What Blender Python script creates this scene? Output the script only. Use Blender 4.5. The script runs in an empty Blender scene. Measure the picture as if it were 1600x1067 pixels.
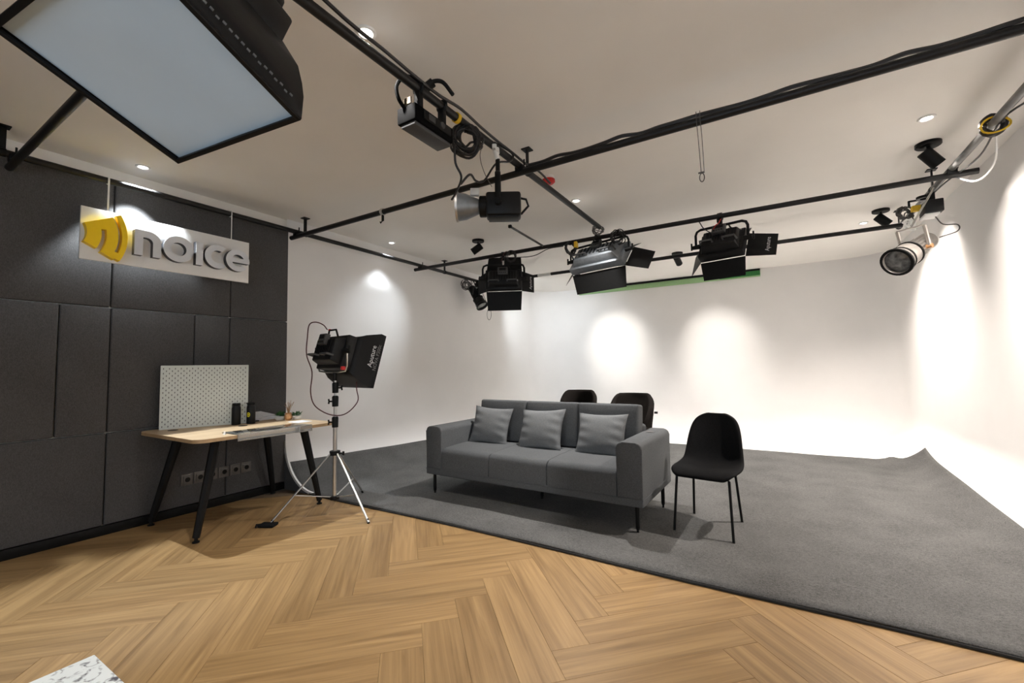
import bpy, bmesh, math, random
from mathutils import Vector, Matrix, Euler
random.seed(7)
PI = math.pi
SC = bpy.context.scene
COL = SC.collection

# ---------------------------------------------------------------- camera, world, exposure
H = 1.27
F_PX, YAW, PITCH, ROLL = 675.39, math.radians(31.327), math.radians(3.311), math.radians(-0.949)
cy_, sy_, cp_, sp_ = math.cos(YAW), math.sin(YAW), math.cos(PITCH), math.sin(PITCH)
FWD = Vector((-sy_ * cp_, cy_ * cp_, sp_))
RGT0 = Vector((cy_, sy_, 0))
UP0 = RGT0.cross(FWD)
RGT = math.cos(ROLL) * RGT0 + math.sin(ROLL) * UP0
UPV = -math.sin(ROLL) * RGT0 + math.cos(ROLL) * UP0
cam = bpy.data.cameras.new('camera')
cam.sensor_width = 36.0
cam.lens = F_PX / 1600 * 36.0
cam.clip_start = 0.02
camo = bpy.data.objects.new('camera', cam)
COL.objects.link(camo)
camo.matrix_world = Matrix(((RGT.x, UPV.x, -FWD.x, 0), (RGT.y, UPV.y, -FWD.y, 0), (RGT.z, UPV.z, -FWD.z, H), (0, 0, 0, 1)))
SC.camera = camo
SKY = 3.0
W = bpy.data.worlds.new('world')
SC.world = W
W.use_nodes = True
W.node_tree.nodes['Background'].inputs[0].default_value = (0.72, 0.86, 1, 1)
W.node_tree.nodes['Background'].inputs[1].default_value = SKY
SC.view_settings.view_transform = 'Standard'
SC.view_settings.look = 'None'
SC.view_settings.gamma = 1.0
SC.view_settings.use_curve_mapping = False
SC.view_settings.exposure = 0.45

DOWN_W, TRACK_W, DOWN_A = 225.0, 120.0, 124
WARM, NEUTRAL, COOL = (1.0, 0.91, 0.83), (1.0, 0.95, 0.88), (0.86, 0.94, 1.0)

def lamp(name, kind, loc, target, energy, color, size=0.05, spot=100, blend=0.4, parent=None):
    d = bpy.data.lights.new(name, kind)
    d.energy = energy
    d.color = color
    if kind == 'SPOT':
        d.spot_size = math.radians(spot)
        d.spot_blend = blend
        d.shadow_soft_size = size
    elif kind == 'AREA':
        d.size = size
    else:
        d.shadow_soft_size = size
    o = bpy.data.objects.new(name, d)
    COL.objects.link(o)
    o.location = loc
    o.rotation_euler = (Vector(target) - Vector(loc)).to_track_quat('-Z', 'Y').to_euler()
    return o

# ---------------------------------------------------------------- materials
def new_mat(name):
    m = bpy.data.materials.new(name)
    m.use_nodes = True
    nt = m.node_tree
    b = nt.nodes['Principled BSDF']
    return m, nt, b

def rgba(c):
    return (c[0], c[1], c[2], 1)

def plain(name, col, rough=0.5, metal=0.0, noise=0.0, nscale=30, bump=0.0, bscale=200, spec=None, coat=0, emit=None, trans=0, stretch=None):
    m, nt, b = new_mat(name)
    b.inputs['Base Color'].default_value = rgba(col)
    b.inputs['Roughness'].default_value = rough
    b.inputs['Metallic'].default_value = metal
    if spec is not None:
        b.inputs['Specular IOR Level'].default_value = spec
    if coat:
        b.inputs['Coat Weight'].default_value = coat
    if trans:
        b.inputs['Transmission Weight'].default_value = trans
    if emit:
        b.inputs['Emission Color'].default_value = rgba(emit[0])
        b.inputs['Emission Strength'].default_value = emit[1]
    tc = nt.nodes.new('ShaderNodeTexCoord')
    src = tc.outputs['Object']
    if stretch:
        mp = nt.nodes.new('ShaderNodeMapping')
        mp.inputs['Scale'].default_value = stretch
        nt.links.new(src, mp.inputs[0])
        src = mp.outputs[0]
    if noise:
        n = nt.nodes.new('ShaderNodeTexNoise')
        n.inputs['Scale'].default_value = nscale
        n.inputs['Detail'].default_value = 4
        nt.links.new(src, n.inputs['Vector'])
        r = nt.nodes.new('ShaderNodeValToRGB')
        r.color_ramp.elements[0].position = 0.3
        r.color_ramp.elements[1].position = 0.7
        r.color_ramp.elements[0].color = rgba([max(0, c * (1 - noise)) for c in col])
        r.color_ramp.elements[1].color = rgba([min(1, c * (1 + noise)) for c in col])
        nt.links.new(n.outputs['Fac'], r.inputs[0])
        nt.links.new(r.outputs[0], b.inputs['Base Color'])
    if bump:
        n2 = nt.nodes.new('ShaderNodeTexNoise')
        n2.inputs['Scale'].default_value = bscale
        n2.inputs['Detail'].default_value = 3
        nt.links.new(src, n2.inputs['Vector'])
        bp = nt.nodes.new('ShaderNodeBump')
        bp.inputs['Strength'].default_value = bump
        bp.inputs['Distance'].default_value = 0.003
        nt.links.new(n2.outputs['Fac'], bp.inputs['Height'])
        nt.links.new(bp.outputs[0], b.inputs['Normal'])
    return m

def wood(name, dark, light, along=(1.2, 22, 22), tint=0.25):
    m, nt, b = new_mat(name)
    N, L = nt.nodes, nt.links
    tc = N.new('ShaderNodeTexCoord')
    oi = N.new('ShaderNodeObjectInfo')
    mul = N.new('ShaderNodeVectorMath'); mul.operation = 'MULTIPLY_ADD'
    cmb = N.new('ShaderNodeCombineXYZ')
    for i in range(3):
        L.new(oi.outputs['Random'], cmb.inputs[i])
    L.new(cmb.outputs[0], mul.inputs[0])
    mul.inputs[1].default_value = (37, 91, 53)
    L.new(tc.outputs['Object'], mul.inputs[2])
    mp = N.new('ShaderNodeMapping')
    mp.inputs['Scale'].default_value = along
    L.new(mul.outputs[0], mp.inputs[0])
    n = N.new('ShaderNodeTexNoise')
    n.inputs['Scale'].default_value = 1.0
    n.inputs['Detail'].default_value = 6
    n.inputs['Roughness'].default_value = 0.62
    n.inputs['Distortion'].default_value = 0.9
    L.new(mp.outputs[0], n.inputs['Vector'])
    n2 = N.new('ShaderNodeTexNoise')
    n2.inputs['Scale'].default_value = 0.35
    n2.inputs['Detail'].default_value = 2
    n2.inputs['Distortion'].default_value = 1.5
    L.new(mp.outputs[0], n2.inputs['Vector'])
    mix0 = N.new('ShaderNodeMix'); mix0.data_type = 'FLOAT'
    mix0.inputs[0].default_value = 0.45
    L.new(n.outputs['Fac'], mix0.inputs[2])
    L.new(n2.outputs['Fac'], mix0.inputs[3])
    # cathedral figure: bands across the board bent by a long noise
    mpw = N.new('ShaderNodeMapping')
    mpw.inputs['Scale'].default_value = [a * 0.32 for a in along]
    L.new(mul.outputs[0], mpw.inputs[0])
    nw = N.new('ShaderNodeTexNoise'); nw.inputs['Scale'].default_value = 1.0; nw.inputs['Detail'].default_value = 1
    L.new(mpw.outputs[0], nw.inputs['Vector'])
    sn = N.new('ShaderNodeMath'); sn.operation = 'MULTIPLY'; sn.inputs[1].default_value = 70
    L.new(nw.outputs['Fac'], sn.inputs[0])
    si = N.new('ShaderNodeMath'); si.operation = 'SINE'
    L.new(sn.outputs[0], si.inputs[0])
    fm = N.new('ShaderNodeMath'); fm.operation = 'MULTIPLY_ADD'; fm.inputs[1].default_value = 0.035
    L.new(si.outputs[0], fm.inputs[0]); L.new(mix0.outputs[0], fm.inputs[2])
    # fine pores
    mpf = N.new('ShaderNodeMapping')
    mpf.inputs['Scale'].default_value = [a * (2.5 if a < 5 else 9) for a in along]
    L.new(mul.outputs[0], mpf.inputs[0])
    nf = N.new('ShaderNodeTexNoise'); nf.inputs['Scale'].default_value = 1.0; nf.inputs['Detail'].default_value = 3
    L.new(mpf.outputs[0], nf.inputs['Vector'])
    ff = N.new('ShaderNodeMath'); ff.operation = 'MULTIPLY_ADD'; ff.inputs[1].default_value = 0.16
    L.new(nf.outputs['Fac'], ff.inputs[0]); L.new(fm.outputs[0], ff.inputs[2])
    # a knot here and there
    mpk = N.new('ShaderNodeMapping'); mpk.inputs['Scale'].default_value = [2.2 if a < 5 else 5.5 for a in along]
    L.new(mul.outputs[0], mpk.inputs[0])
    vk = N.new('ShaderNodeTexVoronoi'); vk.inputs['Scale'].default_value = 1.0
    L.new(mpk.outputs[0], vk.inputs['Vector'])
    mk = N.new('ShaderNodeMapRange'); mk.inputs['From Min'].default_value = 0.03; mk.inputs['From Max'].default_value = 0.11
    mk.inputs['To Min'].default_value = -0.16; mk.inputs['To Max'].default_value = -0.08
    L.new(vk.outputs['Distance'], mk.inputs['Value'])
    mix = N.new('ShaderNodeMath'); mix.operation = 'ADD'
    L.new(ff.outputs[0], mix.inputs[0]); L.new(mk.outputs[0], mix.inputs[1])
    r = N.new('ShaderNodeValToRGB')
    r.color_ramp.elements[0].position = 0.34
    r.color_ramp.elements[1].position = 0.66
    r.color_ramp.elements[0].color = rgba(dark)
    r.color_ramp.elements[1].color = rgba(light)
    L.new(mix.outputs[0], r.inputs[0])
    hs = N.new('ShaderNodeHueSaturation')
    mr = N.new('ShaderNodeMapRange')
    mr.inputs['To Min'].default_value = 1 - tint
    mr.inputs['To Max'].default_value = 1 + tint
    L.new(oi.outputs['Random'], mr.inputs['Value'])
    L.new(mr.outputs[0], hs.inputs['Value'])
    L.new(r.outputs[0], hs.inputs['Color'])
    L.new(hs.outputs[0], b.inputs['Base Color'])
    b.inputs['Roughness'].default_value = 0.45
    b.inputs['Specular IOR Level'].default_value = 0.35
    bp = N.new('ShaderNodeBump')
    bp.inputs['Strength'].default_value = 0.12
    bp.inputs['Distance'].default_value = 0.002
    L.new(n.outputs['Fac'], bp.inputs['Height'])
    L.new(bp.outputs[0], b.inputs['Normal'])
    return m

def woven(name, col, spread=0.22, scale=260, rough=0.95, bump=0.35, big=0.08, stretch=(1, 1, 1)):
    """cloth: two stretched noises crossed, plus a faint large mottling"""
    m, nt, b = new_mat(name)
    N, L = nt.nodes, nt.links
    tc = N.new('ShaderNodeTexCoord')
    outs = []
    for st in ((0.25, 1, 1), (1, 0.6, 0.25)):
        mp = N.new('ShaderNodeMapping')
        mp.inputs['Scale'].default_value = [a * c for a, c in zip(st, stretch)]
        L.new(tc.outputs['Object'], mp.inputs[0])
        n = N.new('ShaderNodeTexNoise')
        n.inputs['Scale'].default_value = scale
        n.inputs['Detail'].default_value = 2
        L.new(mp.outputs[0], n.inputs['Vector'])
        outs.append(n.outputs['Fac'])
    ad = N.new('ShaderNodeMath'); ad.operation = 'ADD'
    L.new(outs[0], ad.inputs[0]); L.new(outs[1], ad.inputs[1])
    nb = N.new('ShaderNodeTexNoise')
    nb.inputs['Scale'].default_value = 3.0
    nb.inputs['Detail'].default_value = 5
    L.new(tc.outputs['Object'], nb.inputs['Vector'])
    mb_ = N.new('ShaderNodeMath'); mb_.operation = 'MULTIPLY_ADD'
    L.new(nb.outputs['Fac'], mb_.inputs[0])
    mb_.inputs[1].default_value = big * 4
    L.new(ad.outputs[0], mb_.inputs[2])
    r = N.new('ShaderNodeValToRGB')
    r.color_ramp.elements[0].position = 0.36
    r.color_ramp.elements[1].position = 0.68
    r.color_ramp.elements[0].color = rgba([c * (1 - spread) for c in col])
    r.color_ramp.elements[1].color = rgba([c * (1 + spread) for c in col])
    hv = N.new('ShaderNodeMath'); hv.operation = 'MULTIPLY'
    L.new(mb_.outputs[0], hv.inputs[0]); hv.inputs[1].default_value = 0.45
    L.new(hv.outputs[0], r.inputs[0])
    L.new(r.outputs[0], b.inputs['Base Color'])
    b.inputs['Roughness'].default_value = rough
    b.inputs['Specular IOR Level'].default_value = 0.08
    b.inputs['Sheen Weight'].default_value = 0.0
    b.inputs['Sheen Roughness'].default_value = 0.6
    bp = N.new('ShaderNodeBump')
    bp.inputs['Strength'].default_value = bump
    bp.inputs['Distance'].default_value = 0.002
    L.new(ad.outputs[0], bp.inputs['Height'])
    L.new(bp.outputs[0], b.inputs['Normal'])
    return m

def speckle_mat(name):
    m, nt, b = new_mat(name)
    N, L = nt.nodes, nt.links
    tc = N.new('ShaderNodeTexCoord')
    n = N.new('ShaderNodeTexNoise'); n.inputs['Scale'].default_value = 55; n.inputs['Detail'].default_value = 5
    n.inputs['Distortion'].default_value = 1.2
    L.new(tc.outputs['Object'], n.inputs['Vector'])
    r = N.new('ShaderNodeValToRGB')
    e = r.color_ramp.elements
    e[0].position = 0.33; e[0].color = (0.10, 0.10, 0.12, 1)
    e[1].position = 0.46; e[1].color = (0.72, 0.76, 0.76, 1)
    L.new(n.outputs['Fac'], r.inputs[0])
    L.new(r.outputs[0], b.inputs['Base Color'])
    b.inputs['Roughness'].default_value = 0.35
    return m

M = {}
M['wall'] = plain('white_paint', (0.80, 0.785, 0.77), 0.85, noise=0.015, nscale=3, bump=0.03, bscale=120)
M['darkwall'] = plain('dark_paint', (0.10, 0.10, 0.10), 0.9, noise=0.03, nscale=3)
M['ceil'] = plain('ceiling_paint', (0.83, 0.805, 0.76), 0.9, noise=0.02, nscale=2)
M['plank'] = wood('oak_plank', (0.190, 0.110, 0.043), (0.350, 0.221, 0.096), tint=0.09)
M['subfloor'] = plain('subfloor', (0.13, 0.085, 0.045), 0.8, noise=0.1)
M['carpet'] = woven('carpet_pile', (0.088, 0.087, 0.085), spread=0.55, scale=230, bump=0.7, big=0.12)
M['carpet_edge'] = plain('carpet_binding', (0.02, 0.02, 0.02), 0.9, noise=0.2)
M['panel'] = woven('panel_cloth', (0.084, 0.082, 0.082), spread=0.30, scale=300, stretch=(1, 1, 1))
M['cap'] = woven('cove_end_cloth', (0.10, 0.10, 0.10), spread=0.3)
M['sofa'] = woven('sofa_cloth', (0.092, 0.096, 0.100), spread=0.28, scale=320, bump=0.3)
M['pillow'] = woven('pillow_cloth', (0.150, 0.156, 0.160), spread=0.2, scale=320, bump=0.3)
M['blackfab'] = woven('black_cloth', (0.0085, 0.0085, 0.009), spread=0.3, scale=260)
M['brownfab'] = woven('charcoal_brown_cloth', (0.014, 0.0115, 0.010), spread=0.3, scale=260)
M['black'] = plain('black_powder_coat', (0.006, 0.006, 0.006), 0.5, spec=0.18, noise=0.15, nscale=40)
M['blackplastic'] = plain('black_plastic', (0.008, 0.008, 0.0085), 0.45, spec=0.25, noise=0.1, nscale=60, bump=0.05, bscale=400)
M['greyplastic'] = plain('dark_grey_plastic', (0.05, 0.051, 0.053), 0.45, noise=0.1)
M['midgrey'] = plain('grey_metal', (0.22, 0.24, 0.26), 0.35, metal=0.6, noise=0.1)
M['softblack'] = plain('softbox_nylon', (0.006, 0.006, 0.0065), 0.5, bump=0.6, bscale=9, spec=0.2)
M['diff'] = plain('diffuser_cloth', (0.53, 0.65, 0.76), 0.8, noise=0.03, nscale=5)
M['pipe'] = plain('pipe_black_paint', (0.009, 0.0085, 0.0085), 0.42, spec=0.3, noise=0.3, nscale=12, bump=0.08, bscale=40)
M['pipegrey'] = plain('pipe_worn_steel', (0.11, 0.108, 0.105), 0.4, metal=0.3, noise=0.4, nscale=10)
M['steel'] = plain('bright_steel', (0.62, 0.61, 0.59), 0.28, metal=0.9, noise=0.05)
M['silver'] = plain('silver_paint', (0.50, 0.47, 0.44), 0.35, metal=0.75, noise=0.08)
M['white'] = plain('white_plastic', (0.80, 0.80, 0.78), 0.5, noise=0.02)
M['whiteboard'] = plain('sign_board', (0.80, 0.80, 0.79), 0.45, noise=0.01)
M['letter'] = plain('letter_grey', (0.70, 0.73, 0.77), 0.4, noise=0.02)
M['letterside'] = plain('letter_side', (0.05, 0.05, 0.055), 0.5, noise=0.02)
M['yellow'] = plain('yellow_paint', (1.0, 0.66, 0.0), 0.45, noise=0.02)
M['cordyellow'] = plain('yellow_tie', (0.75, 0.48, 0.02), 0.6, noise=0.1)
M['mattblack'] = plain('matt_black', (0.0035, 0.0035, 0.0036), 0.85, spec=0.04, noise=0.2)
M['brass'] = plain('dull_brass', (0.05, 0.03, 0.008), 0.7, noise=0.2)
M['red'] = plain('red_plastic', (0.55, 0.02, 0.02), 0.35, noise=0.05)
M['cable'] = plain('black_cable', (0.012, 0.011, 0.011), 0.5, noise=0.1)
M['wire'] = plain('thin_wire', (0.10, 0.095, 0.09), 0.4, metal=0.6, noise=0.1)
M['redcable'] = plain('dark_red_cable', (0.07, 0.012, 0.014), 0.5, noise=0.1)
M['desk'] = wood('desk_oak', (0.45, 0.31, 0.18), (0.62, 0.47, 0.30), along=(18, 1.0, 18), tint=0.02)
M['deskedge'] = plain('desk_edge', (0.42, 0.28, 0.15), 0.5, noise=0.08)
M['peg'] = plain('pegboard_white', (0.74, 0.78, 0.74), 0.5, noise=0.01)
M['hole'] = plain('peg_slot_dark', (0.10, 0.11, 0.11), 0.8, noise=0.1)
M['green'] = plain('chroma_green', (0.02, 0.17, 0.035), 0.7, noise=0.1)
M['greenspill'] = plain('green_spill_tint', (0.30, 0.48, 0.24), 0.8, noise=0.05)
M['leaf'] = plain('leaf_green', (0.02, 0.09, 0.02), 0.5, noise=0.5, nscale=60)
M['gold'] = plain('gold_glaze', (0.55, 0.30, 0.14), 0.3, metal=0.6, noise=0.15)
M['straw'] = plain('dried_stems', (0.25, 0.15, 0.07), 0.8, noise=0.2)
M['paper'] = plain('paper_white', (0.80, 0.80, 0.84), 0.8, noise=0.01)
M['socket'] = plain('socket_grey', (0.12, 0.11, 0.10), 0.35, noise=0.05)
M['terrazzo'] = speckle_mat('speckled_stone')
M['walnut'] = wood('walnut_leg', (0.06, 0.025, 0.015), (0.13, 0.06, 0.035), along=(20, 20, 2))
M['lens'] = plain('lens_glass', (0.16, 0.16, 0.155), 0.08, coat=1.0, noise=0.6, nscale=25)
M['ledwhite'] = plain('led_lit', (1, 1, 1), 0.5, emit=((1.0, 0.96, 0.9), 14.0))
M['label'] = plain('white_print', (0.60, 0.60, 0.60), 0.6, noise=0.01)
M['dimlabel'] = plain('grey_print', (0.16, 0.16, 0.16), 0.6, noise=0.01)
M['ydecal'] = plain('yellow_print', (0.85, 0.75, 0.02), 0.5, noise=0.01)
def acrylic_mat():
    m, nt, b = new_mat('clear_acrylic')
    b.inputs['Base Color'].default_value = (0.93, 0.95, 0.94, 1)
    b.inputs['Roughness'].default_value = 0.06
    b.inputs['IOR'].default_value = 1.45
    n = nt.nodes.new('ShaderNodeTexNoise'); n.inputs['Scale'].default_value = 6
    mr = nt.nodes.new('ShaderNodeMapRange'); mr.inputs['To Min'].default_value = 0.74; mr.inputs['To Max'].default_value = 0.86
    nt.links.new(n.outputs['Fac'], mr.inputs['Value'])
    nt.links.new(mr.outputs[0], b.inputs['Transmission Weight'])
    return m
M['acrylic'] = acrylic_mat()
M['clearsheet'] = acrylic_mat()
for nd in M['clearsheet'].node_tree.nodes:
    if nd.type == 'MAP_RANGE':
        nd.inputs['To Min'].default_value = 0.95; nd.inputs['To Max'].default_value = 1.0

# ---------------------------------------------------------------- mesh helpers
ZERO = Matrix.Identity(4)
def rotm(rx=0, ry=0, rz=0):
    return Euler((rx, ry, rz)).to_matrix().to_4x4()
def trs(loc, rx=0, ry=0, rz=0):
    return Matrix.Translation(Vector(loc)) @ rotm(rx, ry, rz)
def frame_to(p, d):
    """matrix at p whose +Z looks along d"""
    return Matrix.Translation(Vector(p)) @ Vector(d).normalized().to_track_quat('Z', 'Y').to_matrix().to_4x4()
def smooth_path(pts, n=6):
    P = [Vector(p) for p in pts]
    if len(P) < 3:
        return P
    Q = [2 * P[0] - P[1]] + P + [2 * P[-1] - P[-2]]
    out = []
    for i in range(1, len(Q) - 2):
        for k in range(n):
            t = k / n
            a, b, c, d = Q[i - 1], Q[i], Q[i + 1], Q[i + 2]
            out.append(0.5 * ((2 * b) + (c - a) * t + (2 * a - 5 * b + 4 * c - d) * t * t + (3 * b - a - 3 * c + d) * t ** 3))
    out.append(P[-1])
    return out

class MB:
    def __init__(self):
        self.bm = bmesh.new()
    def _xf(self, verts, mat):
        if mat is not None:
            bmesh.ops.transform(self.bm, matrix=mat, verts=verts)
    def box(self, c, s, mat=None, bevel=0.0, seg=2, taper=None):
        r = bmesh.ops.create_cube(self.bm, size=1.0)
        vs = r['verts']
        for v in vs:
            v.co = Vector((v.co.x * s[0], v.co.y * s[1], v.co.z * s[2]))
            if taper and v.co.z > 0:
                v.co.x *= taper[0]; v.co.y *= taper[1]
            v.co += Vector(c)
        if mat is not None:
            self._xf(vs, mat)
        if bevel:
            es = list({e for v in vs for e in v.link_edges})
            bmesh.ops.bevel(self.bm, geom=es, offset=bevel, segments=seg, affect='EDGES', profile=0.5)
        return self
    def ring(self, fn, n):
        return [self.bm.verts.new(fn(i)) for i in range(n)]
    def loft(self, rings, closed=True, caps=True):
        bm = self.bm
        for a, b in zip(rings[:-1], rings[1:]):
            n = len(a)
            for i in range(n if closed else n - 1):
                j = (i + 1) % n
                bm.faces.new((a[i], a[j], b[j], b[i]))
        if caps:
            bm.faces.new(list(reversed(rings[0])))
            bm.faces.new(rings[-1])
        return self
    def cyl(self, p0, p1, r0, r1=None, seg=14, mat=None, caps=True):
        r1 = r0 if r1 is None else r1
        p0, p1 = Vector(p0), Vector(p1)
        F = frame_to(p0, p1 - p0)
        F = F if mat is None else mat @ F
        L = (p1 - p0).length
        rg = []
        for z, r in ((0, r0), (L, r1)):
            rg.append(self.ring(lambda i: F @ Vector((r * math.cos(2 * PI * i / seg), r * math.sin(2 * PI * i / seg), z)), seg))
        return self.loft(rg, caps=caps)
    def lathe(self, prof, mat=None, seg=20, caps=True):
        mat = mat or ZERO
        rg = []
        for r, z in prof:
            r = max(r, 1e-4)
            rg.append(self.ring(lambda i: mat @ Vector((r * math.cos(2 * PI * i / seg), r * math.sin(2 * PI * i / seg), z)), seg))
        return self.loft(rg, caps=caps)
    def tube(self, pts, r, seg=8, smooth=0, closed=False, flat=None):
        P = smooth_path(pts, smooth) if smooth else [Vector(p) for p in pts]
        n = len(P)
        T = []
        for i in range(n):
            a = P[max(i - 1, 0)]; b = P[min(i + 1, n - 1)]
            T.append((b - a).normalized())
        up = Vector((0, 0, 1)) if abs(T[0].z) < 0.9 else Vector((1, 0, 0))
        rg = []
        for i in range(n):
            x = up.cross(T[i])
            if x.length < 1e-5:
                x = Vector((1, 0, 0)).cross(T[i])
            x.normalize()
            y = T[i].cross(x).normalized()
            up = y
            rr = r[i] if isinstance(r, (list, tuple)) else r
            fx, fy = flat or (1, 1)
            rg.append(self.ring(lambda k: P[i] + x * rr * fx * math.cos(2 * PI * k / seg) + y * rr * fy * math.sin(2 * PI * k / seg), seg))
        return self.loft(rg)
    def prism(self, poly, h, mat=None):
        """poly in local XY extruded along +Z by h"""
        mat = mat or ZERO
        a = [self.bm.verts.new(mat @ Vector((x, y, 0))) for x, y in poly]
        b = [self.bm.verts.new(mat @ Vector((x, y, h))) for x, y in poly]
        return self.loft([a, b])
    def ringprism(self, outer, inner, h, mat=None):
        """outer and inner loops of equal length"""
        mat = mat or ZERO
        n = len(outer)
        L = []
        for loop, z in ((outer, 0), (outer, h), (inner, h), (inner, 0)):
            L.append([self.bm.verts.new(mat @ Vector((x, y, z))) for x, y in loop])
        for k in range(4):
            a, b = L[k], L[(k + 1) % 4]
            for i in range(n):
                j = (i + 1) % n
                self.bm.faces.new((a[i], a[j], b[j], b[i]))
        return self
    def build(self, name, mat, parent=None, label=None, smooth=True, angle=40, bevel=0, mods=None):
        bmesh.ops.recalc_face_normals(self.bm, faces=self.bm.faces)
        me = bpy.data.meshes.new(name)
        self.bm.to_mesh(me)
        self.bm.free()
        if smooth:
            me.polygons.foreach_set('use_smooth', [True] * len(me.polygons))
            try:
                me.set_sharp_from_angle(angle=math.radians(angle))
            except Exception:
                pass
        me.materials.append(mat)
        o = bpy.data.objects.new(name, me)
        COL.objects.link(o)
        if parent:
            o.parent = parent
        if label:
            o['label'] = label
        if bevel:
            md = o.modifiers.new('bevel', 'BEVEL')
            md.width = bevel; md.segments = 2; md.limit_method = 'ANGLE'
        return o

def thing(name, label, cat, loc=(0, 0, 0), rz=0.0, group=None, rot=None):
    o = bpy.data.objects.new(name, None)
    o.empty_display_size = 0.05
    COL.objects.link(o)
    o.location = loc
    o.rotation_euler = rot if rot else (0, 0, rz)
    o['label'] = label
    o['category'] = cat
    if group:
        o['group'] = group
    return o
def tag(o, label, cat, group=None):
    o['label'] = label
    o['category'] = cat
    if group:
        o['group'] = group
    return o
def structure(o):
    o['kind'] = 'structure'
    return o
def stuff(o):
    o['kind'] = 'stuff'
    return o
def children(o):
    return [c for c in bpy.data.objects if c.parent == o]
def dup(root, loc, rz=None, label=None):
    r = root.copy(); COL.objects.link(r)
    r.location = loc
    if rz is not None:
        r.rotation_euler = (0, 0, rz)
    if label:
        r['label'] = label
    for ch in children(root):
        c = ch.copy(); COL.objects.link(c); c.parent = r
        for g in children(ch):
            d = g.copy(); COL.objects.link(d); d.parent = c
    return r
def text_mesh(txt, size, depth, mat4, name, mat, parent, label=None, align='CENTER', bold=0.0):
    cu = bpy.data.curves.new('txt', 'FONT')
    cu.body = txt
    cu.size = size
    cu.extrude = depth
    cu.offset = bold
    cu.align_x = align
    cu.align_y = 'CENTER'
    cu.resolution_u = 2
    t = bpy.data.objects.new('txt', cu)
    COL.objects.link(t)
    dg = bpy.context.evaluated_depsgraph_get()
    me = bpy.data.meshes.new_from_object(t.evaluated_get(dg))
    bpy.data.objects.remove(t)
    me.transform(mat4)
    me.materials.clear()
    me.materials.append(mat)
    o = bpy.data.objects.new(name, me)
    COL.objects.link(o)
    if parent:
        o.parent = parent
    if label:
        o['label'] = label
    return o
def arc(cx, cy, r, a0, a1, n):
    return [(cx + r * math.cos(math.radians(a0 + (a1 - a0) * i / n)), cy + r * math.sin(math.radians(a0 + (a1 - a0) * i / n))) for i in range(n + 1)]

# ---------------------------------------------------------------- room shell
ZC, XL, XP, XR, YB, YF, YC = 2.95, -4.61, -4.57, 1.60, 8.87, -2.4, 2.765
b = MB(); b.box(((XL + XR) / 2, (YF + YB) / 2, -0.06), (XR - XL + 0.4, YB - YF + 0.4, 0.1))
floor = structure(b.build('floor', M['subfloor'], smooth=False))
b = MB(); b.box(((XL + XR) / 2, (YF + YB) / 2, ZC + 0.05), (XR - XL + 0.4, YB - YF + 0.4, 0.1))
structure(b.build('ceiling', M['ceil'], smooth=False))
b = MB(); b.box((XL - 0.05, (YF + YB) / 2, ZC / 2), (0.1, YB - YF + 0.2, ZC))
wall_left = structure(b.build('wall_left', M['ceil'], smooth=False))
b = MB(); b.box((XR + 0.06, (YF + YB) / 2, ZC / 2), (0.1, YB - YF + 0.2, ZC))
b.box(((XL + XR) / 2, YB + 0.06, ZC / 2), (XR - XL + 0.2, 0.1, ZC))
structure(b.build('wall_right', M['wall'], smooth=False))
WX0, WX1, WZ0, WZ1 = -1.7, 1.2, 0.9, 2.4
b = MB()
for x0, x1, z0, z1 in ((XL - 0.1, WX0, 0, ZC), (WX1, XR + 0.1, 0, ZC), (WX0, WX1, 0, WZ0), (WX0, WX1, WZ1, ZC)):
    b.box(((x0 + x1) / 2, YF - 0.05, (z0 + z1) / 2), (x1 - x0, 0.1, z1 - z0))
structure(b.build('wall_front', M['darkwall'], smooth=False))
b = MB()
for x in (WX0 + 0.02, (WX0 + WX1) / 2, WX1 - 0.02):
    b.box((x, YF - 0.06, (WZ0 + WZ1) / 2), (0.04, 0.05, WZ1 - WZ0))
for z in (WZ0 + 0.02, WZ1 - 0.02):
    b.box(((WX0 + WX1) / 2, YF - 0.06, z), (WX1 - WX0, 0.05, 0.04))
structure(b.build('added_window', M['white'], smooth=False))  # unseen window, added behind the camera to let in cool fill light
pl = bpy.data.lights.new('added_window_portal', 'AREA'); pl.shape = 'RECTANGLE'; pl.size = WX1 - WX0; pl.size_y = WZ1 - WZ0
pl.cycles.is_portal = True
po = bpy.data.objects.new('added_window_portal', pl); COL.objects.link(po)
po.location = ((WX0 + WX1) / 2, YF - 0.11, (WZ0 + WZ1) / 2); po.rotation_euler = (PI / 2, 0, 0)

# white cyclorama: one continuous coved surface round left, back and right
R = 0.50
plan = []          # (point, inward normal)
RC = 0.56
def cyc_plan():
    out = []
    n = 10
    for i in range(n + 1):
        out.append((Vector((XP - (0.006 if i == 0 else 0.0), YC - 0.02 * (i == 0) + (YB - RC - YC) * i / n)), Vector((1, 0))))
    for i in range(1, 13):
        a = PI - PI / 2 * i / 12
        c = Vector((XP + RC, YB - RC))
        d = Vector((math.cos(a), math.sin(a)))
        out.append((c + d * RC, -d))
    for i in range(1, n + 1):
        out.append((Vector((XP + RC + (XR - XP - 2 * RC) * i / n, YB)), Vector((0, -1))))
    for i in range(1, 13):
        a = PI / 2 - PI / 2 * i / 12
        c = Vector((XR - RC, YB - RC))
        d = Vector((math.cos(a), math.sin(a)))
        out.append((c + d * RC, -d))
    for i in range(1, n + 1):
        out.append((Vector((XR + (0.012 if i == n else 0.0), YB - RC + (YC - YB + RC) * i / n - (0.02 if i == n else 0.0))), Vector((-1, 0))))
    return out
prof = [(0, ZC), (0, 2.0), (0, 1.2), (0, R)] + [(R - R * math.cos(a), R - R * math.sin(a)) for a in [PI / 2 * k / 14 for k in range(1, 15)]]
b = MB()
rows = []
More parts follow.
